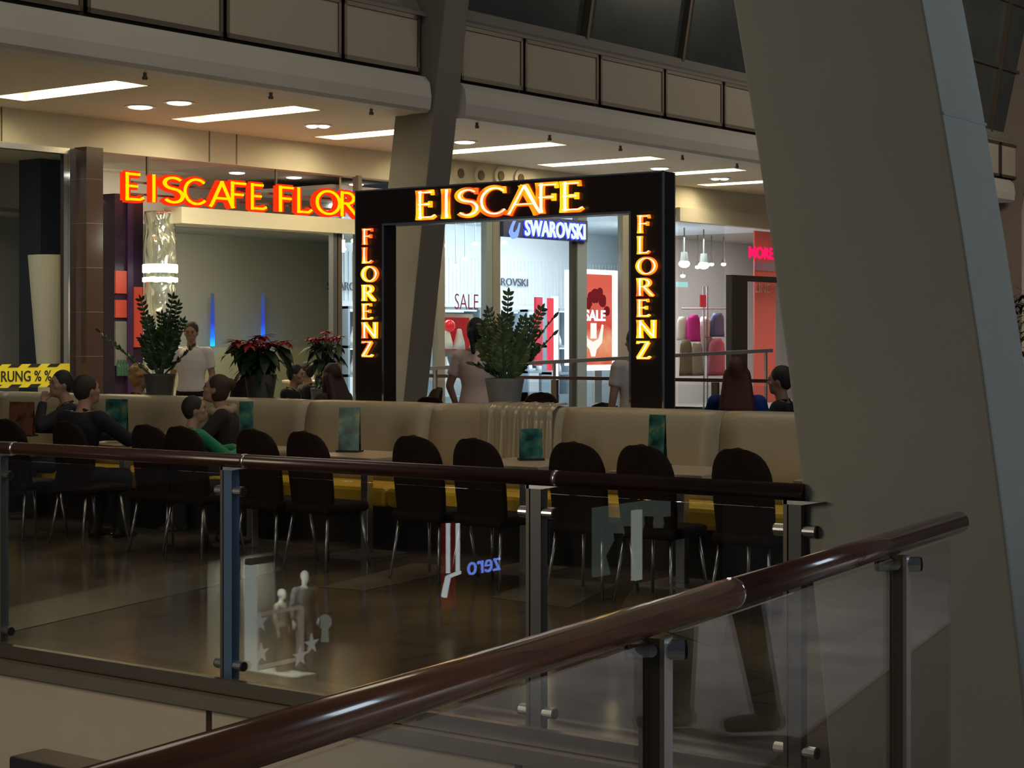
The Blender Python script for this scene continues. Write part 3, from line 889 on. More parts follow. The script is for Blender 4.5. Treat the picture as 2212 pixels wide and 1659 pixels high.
# blue wall lamps
def blue_lamp():
    m = bpy.data.materials.new('blue_wall_lamp_glow'); m.use_nodes = True
    nt = m.node_tree; nt.nodes.clear()
    tc = nt.nodes.new('ShaderNodeTexCoord'); sp = nt.nodes.new('ShaderNodeSeparateXYZ'); r = nt.nodes.new('ShaderNodeValToRGB')
    e = nt.nodes.new('ShaderNodeEmission'); o = nt.nodes.new('ShaderNodeOutputMaterial')
    r.color_ramp.elements[0].position = 0.0; r.color_ramp.elements[0].color = (.02, .75, .95, 1)
    r.color_ramp.elements[1].position = 1.0; r.color_ramp.elements[1].color = (.05, .07, .14, 1)
    el = r.color_ramp.elements.new(.18); el.color = (.03, .2, 1.0, 1)
    el = r.color_ramp.elements.new(.45); el.color = (.03, .06, .45, 1)
    L = nt.links.new
    L(tc.outputs['Generated'], sp.inputs[0]); L(sp.outputs['Z'], r.inputs[0]); L(r.outputs[0], e.inputs[0]); L(e.outputs[0], o.inputs[0])
    e.inputs[1].default_value = 1.1
    return m
M_blue = blue_lamp()
for k, px in enumerate((240, 459, 568)):
    p = FD(px, 748, -4.8); zt = FD(px, 634, -4.8).z
    t = MB().cyl(p, (p.x, p.y, zt), .045, .03, n=14).build('wall_lamp', M_blue, smooth=True)
    tag(t, 'slender blue glowing wall lamp, %s on the cafe back wall' % ['left one', 'middle one', 'right one'][k], 'wall lamp', 'blue wall lamps')
    l = bpy.data.lights.new('blue_spill', 'POINT'); l.energy = 1.2; l.color = (.15, .4, 1.0); l.shadow_soft_size = .05
    lo = bpy.data.objects.new('blue_spill', l); lo.location = (p.x + .12, p.y + .02, p.z + .05); COL.objects.link(lo)

# ---- bright jewellery shop
M_jw = mat('jewel_white', (.72, .80, .84), .6)
M_jb = mat('jewel_blue_white', (.55, .70, .80), .5)
YJ0, YJ1 = YB_ + .15, YC_
YJb0, YJb1 = Yat(735, -5), Yat(1358, -5)
struct(wall_f(YJb0, YJb1, -5, 0, 4.4), 'wall_jewel_back', M_jw)
struct(ceil_f(YJ0, YJb1, -.3, -5.1, 4.1), 'ceiling_jewel', M_jw)
struct(ceil_f(YJ0, YJb1, 0, -5.1, .0, .02), 'floor_jewel', mat('jewel_floor', (.4, .45, .48), .3))
struct(part_at(1358, -.1, -5, 0, 4.4), 'wall_partition_jewel', M_jw)
for k in range(3):
    y = YJ0 + 1.0 + (YJb1 - YJ0) * (k + .5) / 3.2
    area('jewel_shop_lamp', (fx(y, -2.3), y, 4.0), (fx(y, -3.2), y, 0), 2.0, 240, (.82, .92, 1.0))
area('jewel_shop_lamp', (fx(28.6, -1.0), 28.6, 4.0), (fx(29.5, -3.0), 29.5, 1.5), 1.0, 60, (.82, .92, 1.0))  # extra light added to brighten the right end of the shop
m = MB()
y = YJ0 + .1
y = YJb0 + .1
while y < YJb1 - .1:                      # fluted curtain-like upper wall
    fbox(y, y + .06, -4.985, -5.0, 2.4, 3.4, m); y += .12
struct(m, 'trim_16', mat('jewel_flutes', (.70, .79, .83), .5))
def txt(name, s, p, h, mt, width, lab, cat='lettering', right=UPF, th=.02, bold=0.0):
    m = MB(); text_mb(m, s, p, right, (0, 0, 1), h, th, width, bold)
    return tag(m.build(name, mt), lab, cat)
mgt = mat('grey_lettering', (.10, .12, .15), .5)
ya, yb = Yat(1042, -4.9), Yat(1140, -4.9)
txt('wall_lettering', 'SWAROVSKI', FD(1042, 615, -4.93), .17, mgt, yb - ya, 'thin grey shop lettering on the back wall, seen through the open door')
txt('wall_lettering', 'SWAROVSKI', FD(706, 626, -4.93), .17, mgt, Yat(800, -4.9) - Yat(706, -4.9), 'thin grey shop lettering on the back wall, seen left of the portal')
# front posts
M_jpost = mat('jewel_post_grey', (.20, .19, .17), .5)
M_jpostb = mat('jewel_post_blue', (.19, .235, .26), .5)
for a_, b_, mm, nm in [(768, 776, M_jpost, 'slim grey shopfront post behind the left leg of the portal'), (940, 955, M_jpost, 'slim grey shopfront post right of the leaning far column'), (1045, 1058, M_jpostb, 'bluish shopfront post left of the shop door'), (1059, 1075, M_jpost, 'grey door post under the blue shop lettering'), (1242, 1262, M_jpostb, 'bluish grey post right of the shop door'), (1340, 1358, M_jpost, 'grey end post of the bright shop at the right')]:
    tag(fbox(fy(a_), fy(b_), .06, -.06, 0, 4.3).build('shopfront_post', mm), nm, 'post')
tag(fbox(fy(1232), fy(1241), .04, -.03, 0, 3.5).build('door_edge', M_dark), 'black vertical door edge right of the shop door', 'post')
for a_, b_, w in [(776, 940, 'behind the far column'), (955, 1045, 'left of the shop door'), (1262, 1340, 'in front of the red sale poster')]:
    o = fbox(fy(a_) + .02, fy(b_) - .02, .0, -.012, .05, 4.28).build('window_pane', M_shopglass); o['kind'] = 'structure'; o['label'] = 'shop window glass ' + w; o['category'] = 'window'
# illuminated letters over the door
t = thing('shop_sign', F(1165, 3.5, .15), 'blue and white glowing shop sign lettering with a bird emblem', 'sign')
fbox(fy(1076), fy(1258), .12, .02, 3.46, 3.86).build('board', mat('sign_board_dark', (.05, .055, .09), .5, emit=(.05, .06, .6), es=.03), t)
m = MB(); text_mb(m, 'SWAROVSKI', F(1118, 3.50, .13), UPF, (0, 0, 1), .30, .015, fy(1250) - fy(1118), .045)
m.build('letter_halo', emis('letter_blue_glow', (.05, .09, 1.0), 1.3), t)
m = MB(); text_mb(m, 'SWAROVSKI', F(1119, 3.505, .15), UPF, (0, 0, 1), .285, .03, fy(1249) - fy(1119), .012)
m.build('letters', emis('letter_white_glow', (.72, .88, 1.0), 1.25), t)
m = MB()                                   # small bird emblem: curved neck and body
c0 = F(1095, 3.6, .14)
def Mx(p): return c0 + UPF * p[0] + Vector((0, 0, p[1])) + Vector((p[2], 0, 0))
stroke_mesh(m, [[(.14, .2, .03), (.04, .17, .05), (-.04, .05, .06), (-.08, -.06, .09), (-.02, -.12, .12), (.07, -.1, .1), (.13, .0, .05), (.17, .12, .02)]], Mx, .02)
m.build('bird_emblem', emis('bird_glow', (.25, .4, 1.0), 1.2), t)
# window lettering, picture box, poster
txt('window_lettering', 'SALE', F(981, Fz(981, 668), .012), .28, mat('sale_dark_red', (.24, .02, .06), .5), fy(1032) - fy(981), 'dark red window lettering left of the shop door', th=.005, bold=-.01)
t = thing('picture_box', FD(988, 762, -.5), 'framed box with red backdrop, red ball and white busts in the shop window', 'display')
pbox(952, 1022, 678, 770, -.62, .1).build('frame', mat('box_grey', (.45, .5, .5), .5), t)
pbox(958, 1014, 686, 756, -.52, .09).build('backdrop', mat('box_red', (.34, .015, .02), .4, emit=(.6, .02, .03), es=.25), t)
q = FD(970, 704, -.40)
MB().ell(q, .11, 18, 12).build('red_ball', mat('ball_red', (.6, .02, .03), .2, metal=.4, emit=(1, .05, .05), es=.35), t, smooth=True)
for px, wv in ((966, .5), (992, .5)):
    q = FD(px, 754, -.42)
    MB().lathe([(.11, 0), (.1, .12), (.06, .26), (.045, .34), (.03, .36)], q, 14).build('bust', mat('bust_white', (.85, .88, .9), .5), t, smooth=True)
t = thing('sale_poster', F(1298, 1.0, -.3), 'tall backlit red sale poster with a necklace figure behind the shop window', 'poster')
pbox(1262, 1336, 583, 800, -.32, .12).build('light_box', emis('box_white_glow', (.9, .97, 1.0), 1.7), t)
pbox(1285, 1300, 800, 870, -.34, .06).build('stand', M_steel, t)
pm = bpy.data.materials.new('poster_print'); pm.use_nodes = True
nt = pm.node_tree; nt.nodes.clear()
tc = nt.nodes.new('ShaderNodeTexCoord'); sp = nt.nodes.new('ShaderNodeSeparateXYZ'); r = nt.nodes.new('ShaderNodeValToRGB'); ns = nt.nodes.new('ShaderNodeTexNoise'); ns.inputs['Scale'].default_value = 4
ad = nt.nodes.new('ShaderNodeMath'); ad.operation = 'MULTIPLY_ADD'; ad.inputs[1].default_value = .25; 
e = nt.nodes.new('ShaderNodeEmission'); o = nt.nodes.new('ShaderNodeOutputMaterial'); e.inputs[1].default_value = 1.0
cr = r.color_ramp
cr.elements[0].position = .1; cr.elements[0].color = (.80, .10, .06, 1)
cr.elements[1].position = 1.0; cr.elements[1].color = (.85, .14, .09, 1)
for ps, cl in ((.38, (1.0, .42, .22, 1)), (.55, (.75, .08, .06, 1)), (.8, (.85, .17, .12, 1))):
    q = cr.elements.new(ps); q.color = cl
L = nt.links.new
L(tc.outputs['Generated'], sp.inputs[0]); L(tc.outputs['Object'], ns.inputs['Vector']); L(ns.outputs['Fac'], ad.inputs[0]); L(sp.outputs['Z'], ad.inputs[2]); L(ad.outputs[0], r.inputs[0]); L(r.outputs[0], e.inputs[0]); L(e.outputs[0], o.inputs[0])
pbox(1264, 1322, 593, 788, -.30, .02).build('print', pm, t)
dk = emis('poster_dark_red', (.20, .012, .015), 1)
m = MB()                                   # hair of the printed portrait
for (px, py, rr) in [(1272, 655, .16), (1286, 640, .2), (1302, 650, .17), (1311, 672, .13), (1276, 640, .12), (1296, 632, .13)]:
    q = FD(px, py, -.293); m.ell(q, (.004, rr * .9, rr * .75), 12, 8)
m.build('printed_hair', dk, t, smooth=True)
m = MB(); q = FD(1288, 672, -.29); m.ell(q, (.004, .22, .16), 14, 9); m.build('printed_face', emis('poster_face', (.75, .13, .09), 1), t)
m = MB(); text_mb(m, 'SALE', FD(1263, 692, -.28), UPF, (0, 0, 1), .2, .01, fy(1308) - fy(1263), .03)
m.build('print_lettering', emis('box_white_glow', (1, 1, 1), 1.7), t)
m = MB(); q = FD(1281, 748, -.29)
def Mq(p): return q + UPF * p[0] + Vector((0, 0, p[1])) + Vector((p[2], 0, 0))
stroke_mesh(m, [[(-.32, .42, .05), (-.22, .1, .12), (0, -.02, .2), (.22, .1, .12), (.3, .42, .05)], [(0, 0, .26), (0, -.2, .12)], [(-.08, .3, .3), (.1, .3, .3)]], Mq, .01)
m.build('printed_figure', emis('figure_pale', (1.0, .85, .8), 1.3), t)
# counters and busts inside
M_cnt = mat('counter_glassy_blue', (.26, .33, .38), .3)
M_glow = emis('counter_glow', (.75, .92, 1.0), 1.7)
M_bust = mat('bust_white', (.85, .88, .9), .5)
cases = [(752, 812, -3.4), (958, 1040, -2.4), (1078, 1128, -3.4), (1140, 1200, -3.2), (1205, 1232, -1.8)]
cl = ['seen left of the portal', 'left of the shop door', 'left part of the doorway', 'right part of the doorway', 'against the right side of the doorway']
for i, (pa_, pb_, d) in enumerate(cases):
    t = thing('display_case', FD((pa_ + pb_) / 2, 1000, d), 'lit jewellery display case with white busts, ' + cl[i], 'display case', group='jewellery display cases')
    ya, yb = Yat(pa_, d), Yat(pb_, d)
    m = MB()
    for z in (.9, 1.45, 2.2):
        fbox(ya, yb, d, d - .4, z, z + .05, m)
    fbox(ya, ya + .05, d, d - .4, 0, 2.25, m); fbox(yb - .05, yb, d, d - .4, 0, 2.25, m)
    fbox(ya, yb, d, d - .4, 0, .5, m)
    m.build('cabinet', M_cnt, t)
    m = MB(); fbox(ya + .06, yb - .06, d - .36, d - .38, 1.0, 2.15, m); m.build('back_panel', mat('case_back', (.12, .16, .2), .3), t)
    m = MB(); fbox(ya + .08, yb - .08, d - .05, d - .12, 2.17, 2.195, m); fbox(ya + .08, yb - .08, d - .05, d - .12, 1.42, 1.445, m); m.build('light_strip', M_glow, t)
    n = max(1, int((yb - ya) / .38))
    for k in range(n):
        for z in (.951, 1.501):
            yy = ya + (yb - ya) * (k + .5) / n
            MB().lathe([(.12, 0), (.11, .1), (.055, .26), (.04, .33), (.05, .36)], (fx(yy, d - .2), yy, z), 12).build('bust', M_bust, t, smooth=True)
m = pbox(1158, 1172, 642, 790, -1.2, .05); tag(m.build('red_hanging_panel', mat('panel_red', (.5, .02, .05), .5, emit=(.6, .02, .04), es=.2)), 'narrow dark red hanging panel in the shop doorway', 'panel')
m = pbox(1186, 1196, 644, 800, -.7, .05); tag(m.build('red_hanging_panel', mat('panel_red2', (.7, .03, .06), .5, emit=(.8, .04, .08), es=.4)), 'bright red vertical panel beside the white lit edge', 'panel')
m = pbox(1197, 1206, 640, 830, -.7, .05); tag(m.build('lit_edge', emis('edge_glow', (.8, .92, 1), 1.6)), 'white lit vertical edge beside the bright red panel', 'light')
m = pbox(1224, 1231, 583, 790, -.1, .05); tag(m.build('lit_edge', M_glow), 'long white lit strip on the right side of the shop doorway', 'light')
for k, (px, py) in enumerate([(1026, 527), (1090, 524), (984, 575), (1004, 560), (741, 538), (765, 520), (957, 531)]):
    p = at_d(px, py, depth(FD(px, py, -2.5)))
    p.z = min(p.z, 4.05)
    so_ = MB().ell(p, (.06, .06, .04), 10, 6).build('shop_spotlight', emis('spot_white', (.9, .97, 1), 6), smooth=True)
    if p.z < 4.03: MB().cyl((p.x, p.y, p.z + .03), (p.x, p.y, 4.1), .006, n=6).build('cord', M_steel, so_)
    tag(so_, 'tiny bright spotlight inside the white jewellery shop', 'spotlight', 'spotlights of the jewellery shop')
m = pbox(737, 745, 518, 545, -.6, .04); tag(m.build('wall_lamp', emis('spot_white', (.9, .97, 1), 6), None), 'bright upright lamp just left of the portal', 'lamp')

# ---- clothes shop on the right
M_cs = mat('fashion_wall', (.52, .49, .47), .8)
YK0, YK1 = YC_ + .15, 44.0
struct(wall_f(Yat(1360, -5), YK1, -5, 0, 4.4), 'wall_fashion_back', M_cs)
struct(ceil_f(YK0, YK1, 0, -5.1, 4.15), 'ceiling_fashion', mat('fashion_ceiling', (.45, .43, .38), .8))
struct(ceil_f(YK0, YK1, 0, -5.1, 0, .02), 'floor_fashion', mat('fashion_floor', (.35, .32, .3), .4))
for k in range(3):
    y = YK0 + 2.6 + 3.4 * k
    area('fashion_lamp', (fx(y, -2.4), y, 4.0), (fx(y, -3.0), y, 0), 1.6, 85, (1.0, .92, .88))
struct(fbox(fy(1460), 38, .1, -.1, 4.02, 4.3), 'trim_17', mat('fashion_head', (.5, .47, .4), .6))
o = fbox(fy(1466), fy(1565), .0, -.012, .05, 4.02).build('window_pane', M_shopglass); o['kind'] = 'structure'; o['label'] = 'glass front of the clothes shop'; o['category'] = 'window'
t = thing('shop_portal', F(1586, 0), 'dark brown shop doorway portal beside the clothes shop window', 'doorway')
fbox(fy(1570), fy(1604), .12, -.02, 0, 2.98).build('post', mat('portal_brown', (.014, .009, .008), .5), t)
fbox(fy(1604), fy(1604) + 2.6, .12, -.02, 2.86, 2.98).build('lintel', mat('portal_brown', (.014, .009, .008), .5), t)
txt('neon_lettering', 'MORE &', F(1599, 3.36, .2), .24, emis('hot_pink_glow', (1.0, .01, .12), 1.1), fy(1672) - fy(1599), 'hot pink glowing lettering beside the big leaning column', bold=.03)
ban = thing('red_banner', F(1648, 0, -.2), 'tall coral red sale banner with pale lettering inside the clothes shop', 'banner')
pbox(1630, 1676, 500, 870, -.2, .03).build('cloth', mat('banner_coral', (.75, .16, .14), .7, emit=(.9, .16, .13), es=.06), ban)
m = MB(); text_mb(m, 'LINE', FD(1632, 632, -.19), UPF, (0, 0, 1), .2, .01, Yat(1662, -.2) - Yat(1632, -.2), .0); m.build('lettering', mat('banner_pale', (.9, .6, .55), .6), ban)
m = pbox(1630, 1676, 566, 585, -.18, .01); m.build('lilac_stripe', mat('banner_lilac', (.5, .4, .6), .6), ban)
# clothes rack and garments
def garment(px0, px1, py0, py1, d, col, nm, lab, flare=1.15):
    a_, b_ = FD(px0, py1, d), FD(px1, py1, d)
    zt = FD((px0 + px1) / 2, py0, d).z; zb = a_.z
    w = (b_.y - a_.y) / 2; yc = (a_.y + b_.y) / 2
    m = MB(); vs, fs, n, K = [], [], 16, 7
    for k in range(K + 1):
        f = k / K
        ww = w * (.35 + .6 * min(1, f * 6)) * (1 + (flare - 1) * f)
        for i in range(n):
            t = 2 * math.pi * i / n
            wob = 1 + .10 * math.sin(5 * t + k * .4) * f
            vs.append((fx(yc, d) + .09 * math.sin(t) * wob, yc + ww * math.cos(t) * wob, zt - (zt - zb) * f))
    for k in range(K):
        for i in range(n):
            fs.append((k * n + i, k * n + (i + 1) % n, (k + 1) * n + (i + 1) % n, (k + 1) * n + i))
    fs += [tuple(range(n)), tuple(K * n + i for i in range(n))]
    m.add(vs, fs)
    return tag(m.build(nm, mat('cloth_%s' % nm + str(px0), col, .9, bump=.3, bscale=20), smooth=True), lab, 'garment', 'garments in the clothes shop')
garment(1464, 1486, 684, 735, -1.2, (.7, .66, .6), 'hanging_blouse', 'cream white blouse hanging beside the magenta top')
garment(1485, 1512, 680, 738, -1.0, (.62, .03, .30), 'hanging_blouse', 'bright magenta top hanging on the rack')
garment(1508, 1538, 684, 768, -1.2, (.78, .60, .62), 'hanging_shirt', 'pale pink shirt hanging right of the magenta top')
garment(1536, 1564, 676, 726, -1.1, (.11, .13, .26), 'hanging_jacket', 'slate blue denim jacket at the right end of the rack')
garment(1529, 1567, 731, 812, -1.0, (.46, .12, .19), 'hanging_skirt', 'long rose red skirt below the denim jacket', 1.1)
garment(1470, 1494, 733, 812, -.8, (.14, .095, .065), 'hanging_coat', 'brown coat at the left of the lower row')
garment(1494, 1518, 742, 812, -.9, (.30, .24, .2), 'hanging_dress', 'beige grey dress in the lower row')
t = thing('clothes_rack', FD(1520, 900, -1.1), 'grey metal clothes rack with a tall upright in the clothes shop', 'rack')
a_, b_ = FD(1472, 667, -1.1), FD(1570, 667, -1.1)
MB().cyl(a_, b_, .018).build('hanging_bar', M_steel, t)
a_, b_ = FD(1520, 618, -1.1), FD(1528, 618, -1.1)
MB().cyl((a_.x, a_.y, 0), a_, .02).cyl((b_.x, b_.y, 0), b_, .02).build('upright', M_steel, t)
MB().cyl(FD(1524, 727, -1.1), FD(1568, 727, -1.1), .015).build('hanging_bar', M_steel, t)
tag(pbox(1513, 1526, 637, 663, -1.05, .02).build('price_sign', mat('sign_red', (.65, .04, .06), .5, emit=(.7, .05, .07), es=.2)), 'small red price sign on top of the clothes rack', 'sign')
for k, (px, py) in enumerate([(1478, 570), (1520, 573), (1537, 571), (1475, 596), (1507, 577), (1563, 571)]):
    p = FD(px, py, -1.8 if k < 2 else -3.5)
    R = .12 if k < 2 else .06
    t = thing('track_spotlight', p, 'ceiling track spotlight, %s in the clothes shop' % ['large left one', 'large right one', 'small one right of the large pair', 'small lowest one', 'small one between the large pair', 'small one nearest the dark portal'][k], 'spotlight', group='track spotlights')
    MB().ell(p, (R, R * 1.2, R * .75), 12, 8).build('lamp_face', emis('spot_warm', (1, .97, .92), 5), t, smooth=True)
    MB().cyl(p + Vector((0, 0, R * .5)), p + Vector((0, 0, R * .5 + R * 1.7)), R * .8, R * .6, n=12).build('lamp_body', mat('spot_body', (.12, .12, .1), .5), t)
    MB().cyl(p + Vector((0, 0, R * 2)), (p.x, p.y, 4.15), .015).build('stem', mat('spot_body', (.12, .12, .1), .5), t)
tag(pbox(1463, 1486, 609, 620, -3.0, .04).build('exit_light', emis('pale_cyan', (.5, .9, .85), .9)), 'small pale cyan light panel at the left of the clothes shop', 'light')

# ---- things seen right of the big column
p = at_d(2192, 905, 19)
# ------------------------------------------------------------------ the portal sign behind the banquette
PY0, PY1 = 11.70, 11.87
XL0, XL1 = on_y(768, PY0).x, on_y(829, PY0).x
XR0, XR1 = on_y(1359, PY0).x, on_y(1433, PY0).x
ZT, ZB = 2.91, 2.595
port = thing('sign_portal', ((XL0 + XR1) / 2, (PY0 + PY1) / 2, 0), 'dark brown gate shaped sign with glowing orange letters behind the banquette', 'sign')
M_pd = mat('portal_dark_laminate', (.022, .014, .012), .28)
MB().box(XL0, XR1, PY0, PY1, ZB, ZT).build('beam', M_pd, port, bevel=.004)
for x0, x1 in ((XL0, XL1), (XR0, XR1)):
    MB().box(x0, x1, PY0, PY1, 0, ZB).build('upright', M_pd, port, bevel=.004)
e = MB(); w = .018
for x in (XL1, XR0):
    s = 1 if x == XL1 else -1
    e.box(min(x, x - s * w), max(x, x - s * w), PY0 - .004, PY0, 0, ZB)
e.box(XL1 - w, XR0 + w, PY0 - .004, PY0, ZB, ZB + w)
e.box(XR1 - .01, XR1 + .004, PY0 - .004, PY0 + .012, 0, ZT).box(XL0 - .004, XL0 + .008, PY0 - .004, PY0 + .01, 0, ZT)
e.box(XL0, XR1, PY0 - .004, PY0 + .01, ZT - .008, ZT + .004).box(XR1 - .01, XR1 + .004, PY1 - .01, PY1 + .004, 0, ZT)
e.build('edge_trim', M_chrome, port)

def letter_emission():
    m = bpy.data.materials.new('letter_orange_glow'); m.use_nodes = True
    nt = m.node_tree; nt.nodes.clear()
    tc = nt.nodes.new('ShaderNodeTexCoord'); n = nt.nodes.new('ShaderNodeTexNoise'); n.inputs['Scale'].default_value = 5.0; n.inputs['Detail'].default_value = 1
    r = nt.nodes.new('ShaderNodeValToRGB'); e = nt.nodes.new('ShaderNodeEmission'); o = nt.nodes.new('ShaderNodeOutputMaterial')
    r.color_ramp.elements[0].position = .38; r.color_ramp.elements[0].color = (1.0, .13, .01, 1)
    r.color_ramp.elements[1].position = .62; r.color_ramp.elements[1].color = (1.0, .62, .01, 1)
    L = nt.links.new
    L(tc.outputs['Object'], n.inputs[0]); L(n.outputs[0], r.inputs[0]); L(r.outputs[0], e.inputs[0]); L(e.outputs[0], o.inputs[0])
    e.inputs[1].default_value = 1.25
    return m
M_lface = letter_emission()
M_lrim = emis('letter_red_rim', (.55, .02, .0), .55)
M_lcore = emis('letter_core_white', (1.0, .82, .45), 2.0)
M_nred = emis('neon_channel_red', (1.0, .035, .004), 1.0)
M_nyel = emis('neon_tube_yellow', (1.0, .55, .0), 1.5)
def put_letter(ch, O, R, U, N, width, height, parent, style):
    strokes, gw = glyph(ch)
    if style == 'neon':
        strokes = [s for s in strokes if not (len(s) == 2 and s[0][2] <= .085)]
    xs = [p[0] - p[2] * .5 for s in strokes for p in s]; xe = [p[0] + p[2] * .5 for s in strokes for p in s]
    x0, x1 = min(xs), max(xs)
    if ch in 'EFLZ': x0 = min(p[0] for s in strokes for p in s) - (.03 if ch != 'Z' else 0); x1 = max(p[0] for s in strokes for p in s) + .04
    if ch == 'I': x0, x1 = .02, .26
    sx = width / (x1 - x0)
    def M(p): return O + R * ((p[0] - x0) * 1.0 * sx) + U * (p[1] * height) + N * p[2]
    k = MB()
    if style == 'neon':
        uni = [[(x, .06 + y * .88, .215) for x, y, w in s] for s in strokes]
        stroke_mesh(k, uni, M, .07)
        lt = k.build('letter', M_nred, parent)
        k = MB(); uni = [[(x, .06 + y * .88, .075) for x, y, w in s] for s in strokes]
        stroke_mesh(k, uni, M, .015, z0=.072)
        k.build('neon_tube', M_nyel, lt)
    else:
        stroke_mesh(k, [[(x, y, w + .05) for x, y, w in s] for s in strokes], M, .006)
        lt = k.build('letter', M_lrim, parent)
        k = MB(); stroke_mesh(k, strokes, M, .03, z0=.004); k.build('letter_face', M_lface, lt)
        k = MB(); st = [[(x + w * .24, y * .94 + .03, w * .34) for x, y, w in s] for s in strokes if not (len(s) == 2 and s[0][2] <= .085)]
        stroke_mesh(k, st, M, .006, z0=.033); k.build('letter_glow', M_lcore, lt)
    return lt
XU, ZU, YN = Vector((1, 0, 0)), Vector((0, 0, 1)), Vector((0, -1, 0))
for ch, pa_, pb_ in [('E', 905, 947), ('I', 956, 977), ('S', 987, 1029), ('C', 1035, 1091), ('A', 1093, 1156), ('F', 1164, 1210), ('E', 1216, 1266)]:
    xa, xb = on_y(pa_, PY0).x, on_y(pb_, PY0).x
    put_letter(ch, Vector((xa, PY0 - .002, 2.625)), XU, ZU, YN, xb - xa, .252, port, 'face')
for xc, nm in ((on_y(798.5, PY0).x, 'left'), (on_y(1395, PY0).x, 'right')):
    for i, ch in enumerate('FLORENZ'):
        z = 2.585 - .1635 * (i + 1) + .012
        w = {'F': .105, 'L': .11, 'O': .15, 'R': .135, 'E': .115, 'N': .135, 'Z': .125}[ch]
        put_letter(ch, Vector((xc - w / 2, PY0 - .002, z)), XU, ZU, YN, w, .142, port, 'face')
l = area('portal_letter_glow', (-8.6, PY0 - .2, 2.75), (-8.6, PY0 - 3, 2.3), 1.6, 5, (1.0, .45, .12), .2)

# ------------------------------------------------------------------ red and yellow neon lettering over the cafe opening
def onF(px, z, d=.02):
    Y = (FB + d) / (ratio(px) - FM); return Vector((fx(Y, d), Y, z))
neon = thing('neon_sign', onF(500, 3.5), 'red and yellow neon lettering hanging over the cafe opening', 'sign')
for ch, pa_, pb_ in [('E', 262, 306), ('I', 316, 334), ('S', 341, 380), ('C', 386, 432), ('A', 441, 488), ('F', 489, 527), ('E', 533, 571), ('F', 593, 630), ('L', 633, 669), ('O', 671, 720), ('R', 724, 764), ('E', 774, 806), ('N', 812, 850), ('Z', 856, 888)]:
    A_, B_ = onF(pa_, 3.58), onF(pb_, 3.58)
    put_letter(ch, A_, (B_ - A_).normalized(), ZU, Vector((1, -FM, 0)).normalized(), (B_ - A_).length, .46, neon, 'neon')
for px in (318, 596, 860):
    p = onF(px, 4.0, -.04); MB().bar(p, (p.x, p.y, 4.30), .03, .03, up=(0, 1, 0)).build('hanging_rod', M_bronze, neon)
a_, b_ = onF(262, 3.72, -.04), onF(888, 3.72, -.04)
MB().bar(a_, b_, .03, .03).bar(a_ + ZU * .17, b_ + ZU * .17, .03, .03).build('mounting_rail', M_bronze, neon)
area('neon_glow', onF(520, 3.85, .75), onF(520, 4.3, 3.0), 5.0, 3.0, (1.0, .22, .05), .4).rotation_euler = (Vector((.25, 0, 1))).to_track_quat('-Z', 'Y').to_euler()

# ------------------------------------------------------------------ banquettes
M_cushb = mat('cream_leather', (.47, .40, .27), .42, noise=.05, nscale=2, bump=.1, bscale=50)
M_cushs = mat('mustard_leather', (.95, .58, .05), .42, noise=.06, nscale=3)
M_base = mat('banquette_dark_base', (.028, .022, .018), .5)
def banquette(xs, lab):
    t = thing('banquette', ((xs[0] + xs[-1]) / 2, 11.1, 0), lab, 'bench')
    for x0, x1 in zip(xs, xs[1:]):
        m = MB(); n = 8; K = 10; vs = []; fs = []
        # padded back: profile swept along x, pinched at the seams
        prof = [(10.93, .42), (10.90, .60), (10.91, .80), (10.93, .95), (10.955, 1.04), (11.0, 1.085), (11.08, 1.10), (11.15, 1.085), (11.17, 1.04), (11.17, .42)]
        for i in range(n + 1):
            f = i / n; e_ = abs(2 * f - 1) ** 6
            for (y, z) in prof:
                vs.append((x0 + .004 + (x1 - x0 - .008) * f, y + (.012 * e_ if y < 11 else 0), z - (.005 * e_ if z > 1.0 else 0)))
        P = len(prof)
        for i in range(n):
            for j in range(P):
                fs.append((i * P + j, i * P + (j + 1) % P, (i + 1) * P + (j + 1) % P, (i + 1) * P + j))
        fs += [tuple(range(P)), tuple(n * P + j for j in range(P))]
        m.add(vs, fs).build('back_cushion', M_cushb, t, smooth=True)
        MB().box(x0 + .004, x1 - .004, 10.40, 10.93, .31, .465).build('seat_cushion', M_cushs, t, bevel=.035)
    MB().box(xs[0] + .02, xs[-1] - .02, 10.48, 11.14, 0, .31).build('base', M_base, t)
    MB().box(xs[0] + .02, xs[-1] - .02, 11.17, 11.56, 0, 1.062).build('plant_ledge', mat('ledge_cream', (.50, .44, .32), .5), t, bevel=.01)
    return t
banquette([-12.86, -11.42, -10.1, -8.76, -7.48, -6.13, -4.85], 'long cream leather banquette with mustard seats behind the row of tables')
banquette([-16.9, -15.5, -14.2, -13.03], 'cream leather banquette at the left behind the two seated men')
# gathered cover hanging over the banquette by the big plant
m = MB(); vs, fs = [], []
xa, xb = on_y(1036, 10.9).x, on_y(1192, 10.9).x
nx, nz = 60, 8
for i in range(nx + 1):
    f = i / nx; x = xa + (xb - xa) * f
    wv = .014 * math.sin(f * 38) + .012 * math.sin(f * 71 + 1)
    for j in range(nz + 1):
        g = j / nz
        if g < .35:
            a = g / .35; y = 11.16 - .24 * a; z = 1.112 - .03 * a * a + .5 * abs(wv)
        else:
            a = (g - .35) / .65; y = 10.915 - .02 * a + wv * (.4 + a * .6); z = 1.08 - .48 * a
        vs.append((x, y - .012, z))
for i in range(nx):
    for j in range(nz):
        fs.append((i * (nz + 1) + j, (i + 1) * (nz + 1) + j, (i + 1) * (nz + 1) + j + 1, i * (nz + 1) + j + 1))
o = m.add(vs, fs).build('gathered_cover', mat('glossy_cover', (.46, .40, .29), .22), smooth=True)
so = o.modifiers.new('thickness', 'SOLIDIFY'); so.thickness = .004
